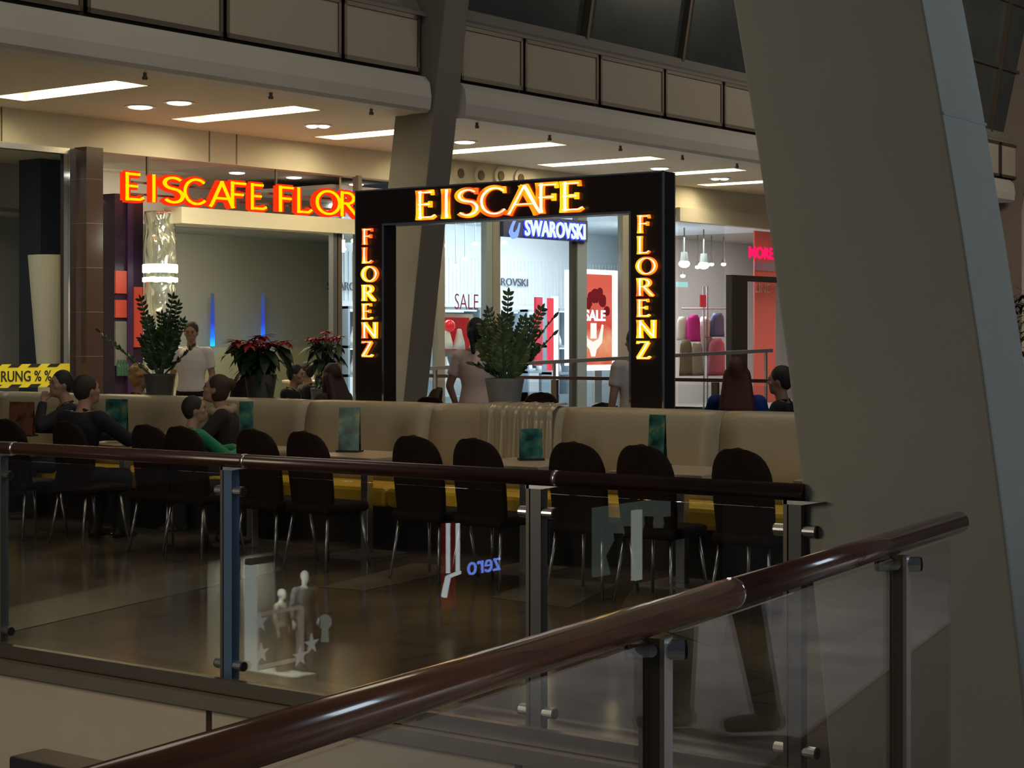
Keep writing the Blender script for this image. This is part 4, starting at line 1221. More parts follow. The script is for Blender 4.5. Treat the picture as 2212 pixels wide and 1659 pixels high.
tag(o, 'glossy gathered beige cover over the banquette back below the middle plant', 'cover')

# ------------------------------------------------------------------ chairs
M_chair = mat('dark_brown_chair_fabric', (.024, .015, .012), .85, noise=.15, nscale=20, spec=.12)
def make_chair(loc, yaw, label, group):
    t = thing('cafe_chair', loc, label, 'chair', rz=yaw, group=group)
    Tm = world_mat(t)
    tf = lambda p: Tm @ Vector(p)
    m = MB(tf); vs, fs = [], []
    rows = [(.40, .5), (.46, .5), (.55, .5), (.65, .5)] + [(.72 + .25 * math.sin(math.radians(a)) ** .8, a) for a in (2, 14, 26, 38, 50, 60, 69, 77)]
    nu = 14
    for r_, (z, ang) in enumerate(rows):
        hw = .195 + .012 * math.sin((z - .4) * 5)
        if z > .72: hw *= math.cos(math.radians(ang)) ** .72
        v = (z - .4) / .57
        for i in range(nu + 1):
            u_ = -1 + 2 * i / nu
            vs.append((hw * u_, -.20 - .085 * v ** 1.3 + .045 * (abs(u_) ** 2) * (hw / .2), z))
    for r_ in range(len(rows) - 1):
        for i in range(nu):
            a = r_ * (nu + 1) + i
            fs.append((a, a + 1, a + nu + 2, a + nu + 1))
    bk = m.add(vs, fs).build('backrest', M_chair, t, smooth=True)
    s = bk.modifiers.new('padding', 'SOLIDIFY'); s.thickness = .045; s.offset = -1
    MB(tf).box(-.205, .205, -.225, .215, .395, .465).build('seat', M_chair, t, bevel=.025)
    for sx_ in (-1, 1):
        for sy_ in (-1, 1):
            MB(tf).cyl((sx_ * .165, sy_ * .165 - .01, .40), (sx_ * .205, sy_ * .225 - .01, 0), .0125, .0105, n=10).build('leg', M_steel, t, smooth=True)
    return t
CY = 9.30
ch = [(25, 'at the left picture edge'), (150, 'with a man in a dark jacket sitting on it'), (325, 'empty, left of the boy in green'), (405, 'the boy in green sits on'), (562, 'first empty one right of the near railing post'), (672, 'second empty one right of the near railing post'), (900, 'left one of the pair below the portal'), (1038, 'right one of the pair below the portal'), (1242, 'left one of the pair right of the small menu card'), (1393, 'right one of the pair, before the narrow menu card'), (1600, 'rightmost one, next to the big leaning column')]
proto = None
CH = []
for i, (px, w) in enumerate(ch):
    p = on_y(px, CY - .2); p.y = CY + random.uniform(-.03, .03); p.z = 0.0
    lab = 'dark round backed chair, ' + w
    if proto is None:
        proto = make_chair(p, 0, lab, None); c = proto
    else:
        c = copy_tree(proto); c.location = p; c['label'] = lab
    c['group'] = 'chairs in a row facing the banquette'
    c.rotation_euler[2] = random.uniform(-.05, .05)
    CH.append(c)
# chairs beyond the banquette
for px, Y, yaw, sc, w in [(945, 15.6, .3, 1, 'its top shows left of the waitress'), (1160, 15.9, -2.7, 1.05, 'its round top shows right of the middle plant'), (1192, 14.9, .3, 1, 'lower one beside the one right of the middle plant'), (1263, 14.7, 2.9, 1, 'its top shows left of the right leg of the portal'), (1592, 12.5, 3.1, .9, 'behind the red haired woman'), (488, 14.0, 2.9, 1.34, 'tall one behind the woman with the scarf'), (905, 16.9, 2.6, 1.05, 'grey looking one beyond the portal opening')]:
    p = on_y(px, Y); c = copy_tree(proto); c.location = p; c.rotation_euler[2] = yaw; c.scale = (sc, sc, sc)
    c['label'] = 'dark chair beyond the banquette, ' + w; c['group'] = 'chairs beyond the banquette'

# ------------------------------------------------------------------ tables
M_top = mat('beige_table_top', (.55, .43, .30), .35, noise=.05, nscale=4)
def make_table(p, lab):
    t = thing('cafe_table', p, lab, 'table', group='square tables between chairs and banquette')
    x, y = p[0], p[1]
    MB().box(x - .35, x + .35, y - .35, y + .35, .722, .752).build('tabletop', M_top, t, bevel=.006)
    MB().box(x - .033, x + .033, y - .033, y + .033, .012, .722).build('column', M_steel, t, bevel=.003)
    MB().box(x - .22, x + .22, y - .22, y + .22, 0, .012).build('base_plate', M_steel, t)
    return t
TAB = []
tabs = [(CH[0].location.x + CH[1].location.x) / 2, (CH[2].location.x + CH[3].location.x) / 2, (CH[4].location.x + CH[5].location.x) / 2, (CH[6].location.x + CH[7].location.x) / 2, (CH[8].location.x + CH[9].location.x) / 2, CH[10].location.x + .42]
for x, w in zip(tabs, ['where the two men sit', 'where the woman and the boy sit', 'with the tall green menu card', 'with the small dark green menu card', 'with the narrow dark menu card', 'beside the big leaning column']):
    make_table((x, 9.98, 0), 'square beige cafe table on a steel column, ' + w)

# menu cards
def menu_mat(nm, a, b, c3):
    m = mat(nm, a, .35)
    nt = m.node_tree; b_ = nt.nodes['Principled BSDF']
    tc = nt.nodes.new('ShaderNodeTexCoord'); n = nt.nodes.new('ShaderNodeTexNoise'); n.inputs['Scale'].default_value = 9; n.inputs['Detail'].default_value = 3
    r = nt.nodes.new('ShaderNodeValToRGB'); cr = r.color_ramp
    cr.elements[0].position = .38; cr.elements[0].color = (*a, 1); cr.elements[1].position = .68; cr.elements[1].color = (*c3, 1)
    q = cr.elements.new(.54); q.color = (*b, 1)
    nt.links.new(tc.outputs['Object'], n.inputs[0]); nt.links.new(n.outputs[0], r.inputs[0]); nt.links.new(r.outputs[0], b_.inputs['Base Color'])
    return m
M_menu = menu_mat('menu_teal_print', (.012, .045, .04), (.04, .20, .17), (.35, .33, .12))
M_menub = menu_mat('menu_brown_print', (.05, .02, .012), (.22, .07, .03), (.12, .05, .03))
def menu(pxc, pyt, Y, w, yaw, mm, lab, hh=None):
    p = on_y(pxc, Y, .752); zt = zat(p, pyt)
    t = thing('menu_stand', p, lab, 'menu card', rz=yaw)
    Tm = world_mat(t); tf = lambda q: Tm @ Vector(q)
    h = zt - .752
    MB(tf).hexa([(-w / 2, -.028, .012), (w / 2, -.028, .012), (w / 2, -.022, .012), (-w / 2, -.022, .012)], [(-w / 2, -.003, h), (w / 2, -.003, h), (w / 2, .003, h), (-w / 2, .003, h)]).build('card', mm, t)
    MB(tf).hexa([(-w / 2, .028, .012), (w / 2, .028, .012), (w / 2, .022, .012), (-w / 2, .022, .012)], [(-w / 2, .004, h), (w / 2, .004, h), (w / 2, .008, h), (-w / 2, .008, h)]).build('card', mm, t)
    MB(tf).box(-w / 2 - .01, w / 2 + .01, -.06, .06, 0, .014).build('foot', M_dark, t)
menu(47, 868, 10.05, .24, .35, M_menub, 'reddish brown menu card on the table at the left picture edge')
menu(252, 862, 10.1, .20, .35, M_menu, 'dark green menu card right of the man in the dark jacket')
menu(532, 867, 10.05, .11, .8, M_menu, 'green menu card seen narrow beside the woman with the scarf')
menu(755, 880, 10.08, .165, .4, M_menu, 'tall green menu card standing left of the first portal leg')
menu(1147, 926, 10.15, .16, .75, M_menu, 'small dark green menu card below the middle plant')
menu(1420, 896, 10.18, .13, -.1, M_menu, 'dark green menu card rising behind the right chair of a pair')
p = on_y(271, 9.86, .7525)
tag(MB().cbox((p.x, p.y, .80), .11, .004, .095, .4).build('folded_flyer', mat('paper_white', (.6, .6, .55), .7)), 'white folded flyer standing on the table of the two men', 'flyer')

# round high table with glasses beyond the banquette
p = on_y(664, 18.4)
t = thing('high_table', p, 'small round high table with glasses beyond the red flowered plants', 'table')
MB().lathe([(.34, 1.0), (.36, 1.01), (.36, 1.03), (.34, 1.04)], (p.x, p.y, 0), 28).build('tabletop', M_top, t)
MB().cyl((p.x, p.y, 0), (p.x, p.y, 1.0), .03).build('column', M_steel, t)
MB().lathe([(.25, 0), (.25, .015), (.04, .03)], (p.x, p.y, 0), 24).build('base_plate', M_steel, t)
for k, (dx, dy) in enumerate([(-.12, 0), (.02, .08), (.1, -.1)]):
    tag(MB().lathe([(.028, 0), (.035, .12), (.032, .12), (.026, .01)], (p.x + dx, p.y + dy, 1.041), 12).build('drinking_glass', mat('glass_pale', (.7, .75, .7), .1, spec=.8)), 'drinking glass on the small round high table', 'glass', 'glasses on the high table')

# ------------------------------------------------------------------ plants
M_zz = mat('zz_leaf_green', (.022, .060, .018), .28, noise=.35, nscale=9)
M_zzl = mat('zz_leaf_variegated', (.085, .135, .055), .28, noise=.5, nscale=14)
M_stem = mat('stem_green', (.05, .08, .03), .5)
M_pot = mat('grey_pot', (.085, .085, .08), .55)
M_potl = mat('light_grey_pot', (.24, .24, .235), .5, noise=.08, nscale=9)
M_leaf = mat('poinsettia_green', (.016, .045, .014), .45, noise=.3, nscale=10)
M_leaf2 = mat('poinsettia_pale_green', (.05, .085, .04), .5, noise=.3, nscale=10)
M_red = mat('bract_red', (.30, .008, .012), .5, noise=.25, nscale=12)
M_red2 = mat('bract_pinkish_red', (.55, .05, .07), .5, noise=.2, nscale=12)
def leaf(mb, base, d, up, L, w, fold=.15, droop=.0, pointed=False):
    d = Vector(d).normalized(); s = d.cross(Vector(up)).normalized(); n = s.cross(d).normalized()
    st = [0, .25, .55, .8, 1.0]
    ws = [.05, .85, 1.0, .62, .02] if not pointed else [.06, .95, .8, .38, .01]
    vs, fs = [], []
    for f, ww in zip(st, ws):
        c = Vector(base) + d * L * f - n * droop * L * f * f
        vs += [c - s * w * ww / 2 + n * fold * w * ww / 2, c, c + s * w * ww / 2 + n * fold * w * ww / 2]
    for k in range(4):
        a = 3 * k
        fs += [(a, a + 1, a + 4, a + 3), (a + 1, a + 2, a + 5, a + 4)]
    mb.add(vs, fs)
def pot(p, r0, r1, h, m, parent):
    MB().lathe([(r0 * .98, 0), (r0, .01), (r1 * .985, h - .03), (r1, h - .03), (r1 * 1.01, h), (r1 * .92, h), (r1 * .9, h - .03)], p, 32).build('pot', m, parent, smooth=False)
    MB().lathe([(r1 * .93, h - .035), (r1 * .5, h - .02), (.001, h - .015)], p, 20).build('soil', mat('soil', (.02, .014, .01), .9), parent)
def zz(p, h, specs, pr, pm, lm, label, rnd, lw=.040, ll=.085, flowers=None):
    t = thing('potted_zz_plant', p, label, 'plant')
    pot(p, pr * .78, pr, h, pm, t)
    base = Vector(p) + Vector((0, 0, h - .02))
    sm, lf = MB(), MB()
    for (dx, dy, top, bend) in specs:
        n = 14; pts = []
        rr = Vector((dx, dy, 0))
        for k in range(n + 1):
            f = k / n
            pts.append(base + Vector((rr.x * (.12 + .88 * f ** bend), rr.y * (.12 + .88 * f ** bend), top * (f if top > .2 else f * (1.6 - .6 * f)))))
        sm.tube(pts, .006, 6, [.010 - .006 * k / n for k in range(n + 1)])
        sub = 16
        for k in range(3, sub + 1):
            f = k / sub * n; i = min(int(f), n - 1); q = pts[i].lerp(pts[i + 1], f - i)
            T = (pts[i + 1] - pts[i]).normalized()
            side = T.cross(Vector((rnd.uniform(-.3, .3), rnd.uniform(-.3, .3), 1)) if abs(T.z) < .8 else Vector((SN + rnd.uniform(-.5, .5), -CS + rnd.uniform(-.5, .5), 0))).normalized()
            sc = 1.0 if k < sub - 4 else .75
            for sgn in (-1, 1):
                leaf(lf, q, side * sgn + T * .75, T.cross(side), ll * sc * rnd.uniform(.85, 1.15), lw * sc, .2, .1)
        leaf(lf, pts[-1], (pts[-1] - pts[-2]), (0, 1, .2), ll * .8, lw * .7)
    sm.build('stems', M_stem, t)
    lf.build('foliage', lm, t)
    return t
rnd = random.Random(5)
p1 = on_y(344, 11.33, 1.062)
R2 = lambda x, y: (CS * x, SN * x + y)     # x towards the right of the picture
sp = []
for (x, top, b) in [(-.56, .40, 1.0), (-.20, .70, 1.4), (-.13, .52, 1.2), (-.03, .56, 1), (.05, .50, 1), (.12, .66, 1.2), (.18, .72, 1.3), (.22, .50, 1.3), (.24, .26, 1.0), (-.17, .34, 1.1), (.02, .36, 1), (.20, .38, 1.2)]:
    dx, dy = R2(x, rnd.uniform(-.08, .08)); sp.append((dx, dy, top, b))
zz(p1, .225, sp, .145, M_pot, M_zz, 'dark leafy plant in a grey pot on the banquette, left of the standing man', rnd)
p3 = on_y(1090, 11.33, 1.062)
sp = []
for (x, top, b) in [(-.20, .44, 1.2), (-.13, .54, 1.3), (-.05, .40, 1), (.08, .68, 1.1), (.03, .50, 1), (.17, .48, 1.2), (.28, .56, 1.1), (.36, .50, 1.2), (.36, .36, 1.0), (.20, .26, 1.0), (-.24, .28, 1.1), (-.22, .13, 1.0), (.10, .34, 1)]:
    dx, dy = R2(x, rnd.uniform(-.1, .1)); sp.append((dx, dy, top, b))
zz(p3, .235, sp, .155, M_potl, M_zzl, 'variegated leafy plant in a light grey pot in front of the portal opening', rnd, .042, .085)

def poinsettia(p, h, pr, pm, ml, mr, label, rnd, W, H, n=60, nr=7, pot_extra=None, name='potted_poinsettia'):
    t = thing(name, p, label, 'plant')
    if pr: pot(p, pr * .78, pr, h, pm, t)
    c = Vector(p) + Vector((0, 0, h))
    sm, lf, rd = MB(), MB(), MB()
    heads = []
    for k in range(nr):
        a = 2 * math.pi * k / nr + .3; rr = W * (.65 if k else 0)
        q = c + Vector((rr * math.cos(a), rr * math.sin(a), H * (.93 - .28 * (rr / W) ** 2) + rnd.uniform(-.02, .02)))
        heads.append(q)
        mid = c.lerp(q, .5) + Vector((0, 0, .03))
        sm.tube([c - Vector((0, 0, .03)), mid, q], .006, 6)
        for j in range(13):
            b = 2 * math.pi * j / 13 + rnd.uniform(-.2, .2)
            L_ = rnd.uniform(.075, .115) * W / .24
            leaf(rd, q, (math.cos(b), math.sin(b), rnd.uniform(-.35, .35)), (0, 0, 1), L_, L_ * .45, .1, .25, True)
    for k in range(n):
        q = heads[rnd.randrange(nr)]; f = rnd.uniform(.15, .93)
        b0 = c.lerp(q, f); a = rnd.uniform(0, 2 * math.pi)
        L_ = rnd.uniform(.12, .19) * W / .24
        leaf(lf, b0, (math.cos(a), math.sin(a), rnd.uniform(-.7, .25)), (0, 0, 1), L_, L_ * .5, .12, rnd.uniform(.2, .7), True)
    sm.build('stems', M_stem, t); lf.build('foliage', ml, t); rd.build('red_bracts', mr, t)
    return t
poinsettia(on_y(563, 11.35, 1.062), .235, .142, M_pot, M_leaf, M_red, 'dark red flowered plant in a grey pot on the banquette', rnd, .34, .36, 95, 8)
p = on_y(704, 14.2, 0)
tp = poinsettia(p, 1.08, 0, M_pot, M_leaf2, M_red2, 'taller pink red flowered plant behind, left of the portal', rnd, .25, .68, 120, 9)
MB().lathe([(.10, 0), (.11, .3), (.16, 1.02), (.17, 1.08), (.15, 1.08)], (p.x, p.y, 0), 24).build('tall_planter', M_potl, tp)
# plant on the right picture edge
p = at_d(2222, 1100, 17.5); p.z = 0
t = thing('potted_tree', p, 'dark green bushy plant at the right picture edge', 'plant')
pot(p, .25, .32, .5, M_pot, t)
lf = MB()
for k in range(750):
    a = rnd.uniform(0, 6.28); z = rnd.uniform(.55, 2.1); rr = (.42 if z < 1.6 else .42 - (z - 1.6) * .6) * math.sqrt(rnd.uniform(.15, 1))
    q = p + Vector((rr * math.cos(a), rr * math.sin(a), z)); L_ = rnd.uniform(.1, .17)
    leaf(lf, q, (math.cos(a + rnd.uniform(-1, 1)), math.sin(a + rnd.uniform(-1, 1)), rnd.uniform(-.5, .7)), (0, 0, 1), L_, L_ * .3, .1, .3, True)
lf.build('foliage', M_leaf, t)
MB().cyl(p + Vector((0, 0, .4)), p + Vector((0, 0, 1.8)), .03, .015).build('trunk', M_stem, t)
# ------------------------------------------------------------------ people
M_skin = mat('skin', (.44, .25, .17), .55)
M_skin2 = mat('skin_tan', (.36, .20, .13), .55)
def remeshed(mb, name, m, parent, vox, smooth_it=4, fac=.5):
    o = mb.build(name, m, parent, smooth=True)
    r = o.modifiers.new('r', 'REMESH'); r.mode = 'VOXEL'; r.voxel_size = vox; r.use_smooth_shade = True
    s = o.modifiers.new('s', 'SMOOTH'); s.factor = fac; s.iterations = smooth_it
    dg = bpy.context.evaluated_depsgraph_get(); dg.update()
    me = bpy.data.meshes.new_from_object(o.evaluated_get(dg))
    o.modifiers.clear()
    old = o.data; o.data = me; bpy.data.meshes.remove(old)
    me.name = name
    if not me.materials: me.materials.append(m)
    me.polygons.foreach_set('use_smooth', [True] * len(me.polygons))
    return o
def limb(mb, p0, r0, p1, r1, e=0.0):
    mb.cyl(p0, p1, r0 + e, r1 + e, n=14).ell(p0, r0 + e, 12, 8).ell(p1, r1 + e, 12, 8)
PID = [0]
def person(loc, yaw, label, seated=False, lean=0.0, scale=1.0, head=(0, 0), arms=None, legs=None, skin=None,
           top=(.05, .05, .06), bottom=(.02, .02, .025), hair=(.02, .013, .01), hair_style='short', sleeves='long', vox=.011,
           shoe=(.03, .02, .015), female=False, scarf=None, head_mat=None, name='person', cat='person', hair_on=True, reach=None):
    PID[0] += 1; pid = '%02d' % PID[0]
    t = thing(name, loc, label, cat, rz=yaw)
    t.scale = (scale,) * 3
    Tm = world_mat(t)
    tf = lambda p: Tm @ Vector(p)
    hz = .50 if seated else .93
    cl, sl = math.cos(lean), math.sin(lean)
    def U(p):                      # upper body point given for a standing figure, carried by the pelvis and lean
        x, y, z = p; z -= .93
        return Vector((x, y * cl + z * sl, hz + z * cl - y * sl))
    sw = .165 if female else .185
    S_ = {s: U((s * sw, 0, 1.41)) for s in (-1, 1)}
    if arms is None:
        arms = {s: ((s * .25, .12, hz + .22), (s * .12, .36, hz + .30)) if seated else ((s * .245, -.02, 1.14), (s * .25, .05, .89)) for s in (-1, 1)}
    if legs is None:
        legs = {s: ((s * .10, .44, .50), (s * .11, .43, .08)) if seated else ((s * .10, .02, .50), (s * .105, 0, .08)) for s in (-1, 1)}
    sk = skin or M_skin
    # body
    b = MB(tf)
    H_ = {s: Vector((s * .085, 0, hz)) for s in (-1, 1)}
    def torso(mb, e=0.0, zlo=.88):
        rows = [(.88, .150, .105), (.95, .165, .115), (1.03, .148, .105), (1.12, .140, .10), (1.22, .158, .11), (1.32, .175, .112), (1.40, .165, .095), (1.45, .09, .075)]
        if female: rows = [(z, w * (.93 if z > 1.05 else 1.0), d_ * (1.0 if not 1.2 <= z <= 1.33 else 1.12)) for z, w, d_ in rows]
        rows = [r for r in rows if r[0] >= zlo]
        vs, fs, n = [], [], 20
        for z, w, d_ in rows:
            for i in range(n):
                a = 2 * math.pi * i / n
                vs.append(U(((w + e) * math.cos(a), (d_ + e) * math.sin(a), z)))
        for k in range(len(rows) - 1):
            for i in range(n):
                fs.append((k * n + i, k * n + (i + 1) % n, (k + 1) * n + (i + 1) % n, (k + 1) * n + i))
        fs += [tuple(range(n)), tuple((len(rows) - 1) * n + i for i in range(n))]
        mb.add(vs, fs)
    torso(b)
    limb(b, U((0, -.01, 1.40)), .062, U((0, .012, 1.54)), .052)
    for s in (-1, 1):
        e_, w_ = Vector(arms[s][0]), Vector(arms[s][1])
        limb(b, U((s * .08, 0, 1.42)), .055, S_[s], .056)
        limb(b, S_[s], .052, e_, .038); limb(b, e_, .038, w_, .026)
        k_, a_ = Vector(legs[s][0]), Vector(legs[s][1])
        limb(b, H_[s], .088, k_, .056); limb(b, k_, .054, a_, .037)
        # foot
        fd = Vector((0, 1, 0))
        limb(b, a_ - Vector((0, .02, .035)), .036, a_ + fd * .15 - Vector((0, 0, .045)), .028)
        # hand: palm, four fingers of different length, thumb from the side
        d = (w_ - e_).normalized()
        sd = d.cross(Vector((0, 0, 1))); sd = (sd if sd.length > .2 else Vector((0, 1, 0))).normalized()
        nn = sd.cross(d).normalized()
        pc = w_ + d * .05
        rot = Matrix((sd, nn, d)).transposed()
        b.ell(pc, (.040, .016, .052), 12, 8, rot)
        for q, ln in enumerate((.062, .072, .068, .052)):
            o0 = pc + d * .038 + sd * (-.027 + .018 * q)
            m1 = o0 + d * ln * .55 - nn * .012; m2 = m1 + d * ln * .38 - nn * .022
            b.tube([o0, m1, m2], .0085, 8); b.ell(m2, .0082, 8, 6)
        tb_ = -1 if s > 0 else 1
        o0 = pc - d * .02 + sd * tb_ * .032
        b.tube([o0, o0 + sd * tb_ * .022 + d * .03, o0 + sd * tb_ * .026 + d * .06 - nn * .012], .010, 8)
    # head
    hy, hp = head
    Rh = Matrix.Rotation(hy, 3, 'Z') @ Matrix.Rotation(-hp, 3, 'X')
    hc = U((0, .025, 1.635))
    def Hd(p): return hc + Rh @ Vector(p)
    def hell(mb, c, r): mb.ell(Hd(c), r, 20, 14, Rh)
    hell(b, (0, -.008, .012), (.076, .098, .108)); hell(b, (0, .025, -.055), (.056, .066, .062))
    hell(b, (0, .062, -.092), (.026, .022, .020))                     # chin
    hell(b, (0, .088, -.002), (.010, .014, .026)); hell(b, (0, .100, -.016), (.013, .013, .010))   # nose
    hell(b, (0, .085, .030), (.045, .012, .009))                      # brow
    hell(b, (0, .084, -.050), (.024, .010, .006)); hell(b, (0, .082, -.060), (.020, .010, .006))   # lips
    for s in (-1, 1):
        hell(b, (s * .046, .062, -.022), (.022, .018, .018))          # cheek
        hell(b, (s * .077, -.005, -.005), (.008, .018, .030))         # ear
    body = remeshed(b, 'body', sk, t, vox if not head_mat else .014)
    for s in (-1, 1):
        e = MB(tf); e.ell(Hd((s * .031, .0865, .010)), (.010, .006, .0055), 10, 8, Rh)
        eo = e.build('eye', mat('eye_dark', (.05, .035, .03), .3), t, smooth=True)
        if hair_on:
            br = MB(tf); br.ell(Hd((s * .031, .0925, .030)), (.017, .004, .003), 10, 6, Rh); br.build('eyebrow', mat('hair_%s' % pid, hair, .6, bump=.4, bscale=90), t)
    # hair
    if hair_on:
        hm = mat('hair_%s' % pid, hair, .6, bump=.4, bscale=90)
        h = MB(tf)
        hell(h, (0, -.022, .030), (.085, .102, .108))
        if hair_style != 'short':
            hell(h, (0, -.035, -.01), (.086, .085, .10))
        else:
            hell(h, (0, -.045, -.005), (.076, .068, .075))
        if hair_style == 'long':
            for x in (-.062, -.03, 0, .03, .062):
                limb(h, Hd((x, -.05, 0)), .045, U((x * 1.5, -.105, 1.36)), .05)
            for x in (-.07, .07):
                limb(h, Hd((x, -.01, .0)), .03, U((x * 1.25, .03, 1.42)), .032)
        if hair_style == 'ponytail':
            hell(h, (0, -.12, .02), (.03, .03, .03)); limb(h, Hd((0, -.13, .01)), .03, U((0, -.13, 1.44)), .022)
        if hair_style == 'bun':
            hell(h, (0, -.105, .075), (.05, .05, .048))
        if hair_style == 'curly':
            rr = random.Random(3)
            for k in range(40):
                a = rr.uniform(0, 6.28); v = rr.uniform(0, 1.9)
                p = Vector((.088 * math.cos(a) * math.sin(v), -.02 + .1 * math.sin(a) * math.sin(v), .03 + .105 * math.cos(v)))
                if p.y < .06 or p.z > .07: hell(h, p, (.026, .026, .026))
        remeshed(h, 'hair', hm, t, .012, 2)
    # clothes
    tm = mat('cloth_top_%s' % pid, top, .85, bump=.35, bscale=14)
    c = MB(tf); torso(c, .014, .95 if not seated else .88)
    for s in (-1, 1):
        e_, w_ = Vector(arms[s][0]), Vector(arms[s][1])
        limb(c, U((s * .08, 0, 1.41)), .062, S_[s], .064)
        if sleeves == 'short':
            mid = S_[s].lerp(e_, .68); c.cyl(S_[s], mid, .068, .062, n=16)
        elif sleeves == 'mid':
            limb(c, S_[s], .052, e_, .038, .013); mid = e_.lerp(w_, .3); c.cyl(e_, mid, .05, .047, n=14)
        else:
            limb(c, S_[s], .054, e_, .042, .014); mid = e_.lerp(w_, .93); c.cyl(e_, mid, .054, .040, n=14)
    remeshed(c, 'shirt', tm, t, .013, 3)
    if sleeves in ('short', 'long'):
        k = MB(tf)
        for s in (-1, 1):
            k.tube([U((s * .055, -.055, 1.475)), U((s * .062, .02, 1.468)), U((s * .018, .088, 1.43))], .011, 6)
        k.build('collar', tm, t, smooth=True)
    tr = mat('cloth_trousers_%s' % pid, bottom, .85, bump=.35, bscale=12)
    c = MB(tf)
    for s in (-1, 1):
        k_, a_ = Vector(legs[s][0]), Vector(legs[s][1])
        limb(c, H_[s], .088, k_, .058, .013); limb(c, k_, .058, a_, .044, .013)
    c.ell(U((0, 0, .94)), (.178, .128, .09), 16, 10)
    remeshed(c, 'trousers', tr, t, .014, 3)
    for s in (-1, 1):
        a_ = Vector(legs[s][1]); sh = MB(tf)
        limb(sh, a_ - Vector((0, .03, .03)), .043, a_ + Vector((0, .155, -.042)), .034)
        sh.cyl(a_ - Vector((0, .01, .02)), a_ + Vector((0, -.005, .035)), .047, .05, n=14)
        o = remeshed(sh, 'shoe', mat('shoe_%s' % pid, shoe, .5), t, .012, 2)
    if scarf:
        k = MB(tf)
        rr = random.Random(9)
        for q in range(16):
            a = 2 * math.pi * q / 16
            k.ell(U((.095 * math.cos(a), .01 + .10 * math.sin(a), 1.455 + rr.uniform(-.015, .015))), (.042, .042, .038), 10, 7)
        for q in range(5):
            k.ell(U((.02 + .012 * q, .12, 1.40 - .055 * q)), (.055, .03, .042), 10, 7)
        remeshed(k, 'scarf', mat('scarf_beige', scarf, .95, bump=.6, bscale=40), t, .013, 2)
    return t
def yaw_to(dx, dy): return math.atan2(-dx, dy)         # local +y towards (dx,dy)
CAMDIR = lambda p: yaw_to(-p[0], -p[1])
# standing man in white polo
p = on_y(414, 14.7)
yc = CAMDIR(p)
person(p, yc - .25, 'man in a white polo shirt and black trousers standing behind the banquette', top=(.85, .80, .75), bottom=(.008, .008, .01), hair=(.05, .03, .02), sleeves='short', head=(.1, .12), scale=1.035,
       arms={-1: ((-.235, -.03, 1.14), (-.21, .12, .93)), 1: ((.235, -.05, 1.13), (.235, .03, .89))})
# waitress seen from behind
p = on_y(1030, 13.5)
person(p, CAMDIR(p) + math.pi - .25, 'black haired woman in pale pink seen from behind, left of the middle plant', female=True, top=(.85, .64, .58), bottom=(.02, .02, .025), hair=(.006, .005, .006), hair_style='ponytail', sleeves='short', head=(-.25, -.1), scale=1.03,
       arms={-1: ((-.26, -.02, 1.13), (-.20, .02, .93)), 1: ((.22, .1, 1.13), (.14, .32, 1.05))})
# black cuff on her forearm
# partly hidden person beside the right portal leg
p = on_y(1374, 13.2)
person(p, CAMDIR(p) + math.pi + .5, 'person in a white shirt mostly hidden behind the right leg of the portal', top=(.66, .56, .52), bottom=(.10, .035, .025), hair=(.03, .02, .015), sleeves='short', scale=.97)
# man with hand on chin
p = on_y(168, 10.66)
seatz = -.03
p.z = seatz
person(p, yaw_to(-.55, -.83), 'dark haired man on the banquette resting his chin on his hand', seated=True, lean=.18, top=(.02, .02, .024), hair=(.018, .012, .01), head=(.35, -.1), scale=1.03,
       arms={-1: ((-.22, .36, .83), (-.03, .30, 1.045)), 1: ((.24, .2, .80), (.10, .42, .80))}, skin=M_skin)
# man in dark jacket on a chair
q = CH[1].location
person((q.x - .18, q.y + .0, -.02), yaw_to(-.1, 1), 'man in a dark navy jacket seen from behind on a chair at the left', seated=True, lean=.16, top=(.010, .012, .022), hair=(.03, .018, .012), head=(-.35, -.15), scale=1.02, legs={s: ((s * .12, .42, .50), (s * .13, .36, .08)) for s in (-1, 1)},
       arms={s: ((s * .28, .30, .80), (s * .10, .55, .82)) for s in (-1, 1)})
# boy in green
q = CH[3].location
person((q.x - .20, q.y + .0, .04), yaw_to(.35, 1), 'boy in a bright green sweater sitting at the table with the woman', seated=True, lean=.10, top=(.03, .30, .13), hair=(.02, .013, .01), head=(-.45, -.2), scale=.86, legs={s: ((s * .1, .42, .50), (s * .1, .40, .08)) for s in (-1, 1)},
       arms={-1: ((-.22, .30, .80), (-.05, .52, .86)), 1: ((.24, .30, .78), (.10, .54, .86))})
# woman with the scarf
p = on_y(505, 10.68); p.z = -.03
person(p, yaw_to(-.75, -.66), 'woman with brown hair and a beige scarf on the banquette, turned to the boy', seated=True, female=True, lean=.18, top=(.02, .018, .02), hair=(.05, .022, .014), hair_style='bun', head=(-.05, -.25), scarf=(.40, .32, .22), scale=1.02,
       arms={-1: ((-.24, .26, .78), (-.08, .46, .82)), 1: ((.24, .24, .78), (.08, .46, .82))})
# blond person behind the banquette
p = on_y(298, 12.7)
person(p, yaw_to(1.0, .5), 'blond person in black sitting behind the banquette, left of the grey plant pot', seated=True, top=(.015, .014, .016), hair=(.42, .27, .11), hair_style='curly', head=(.2, 0), scale=1.0)
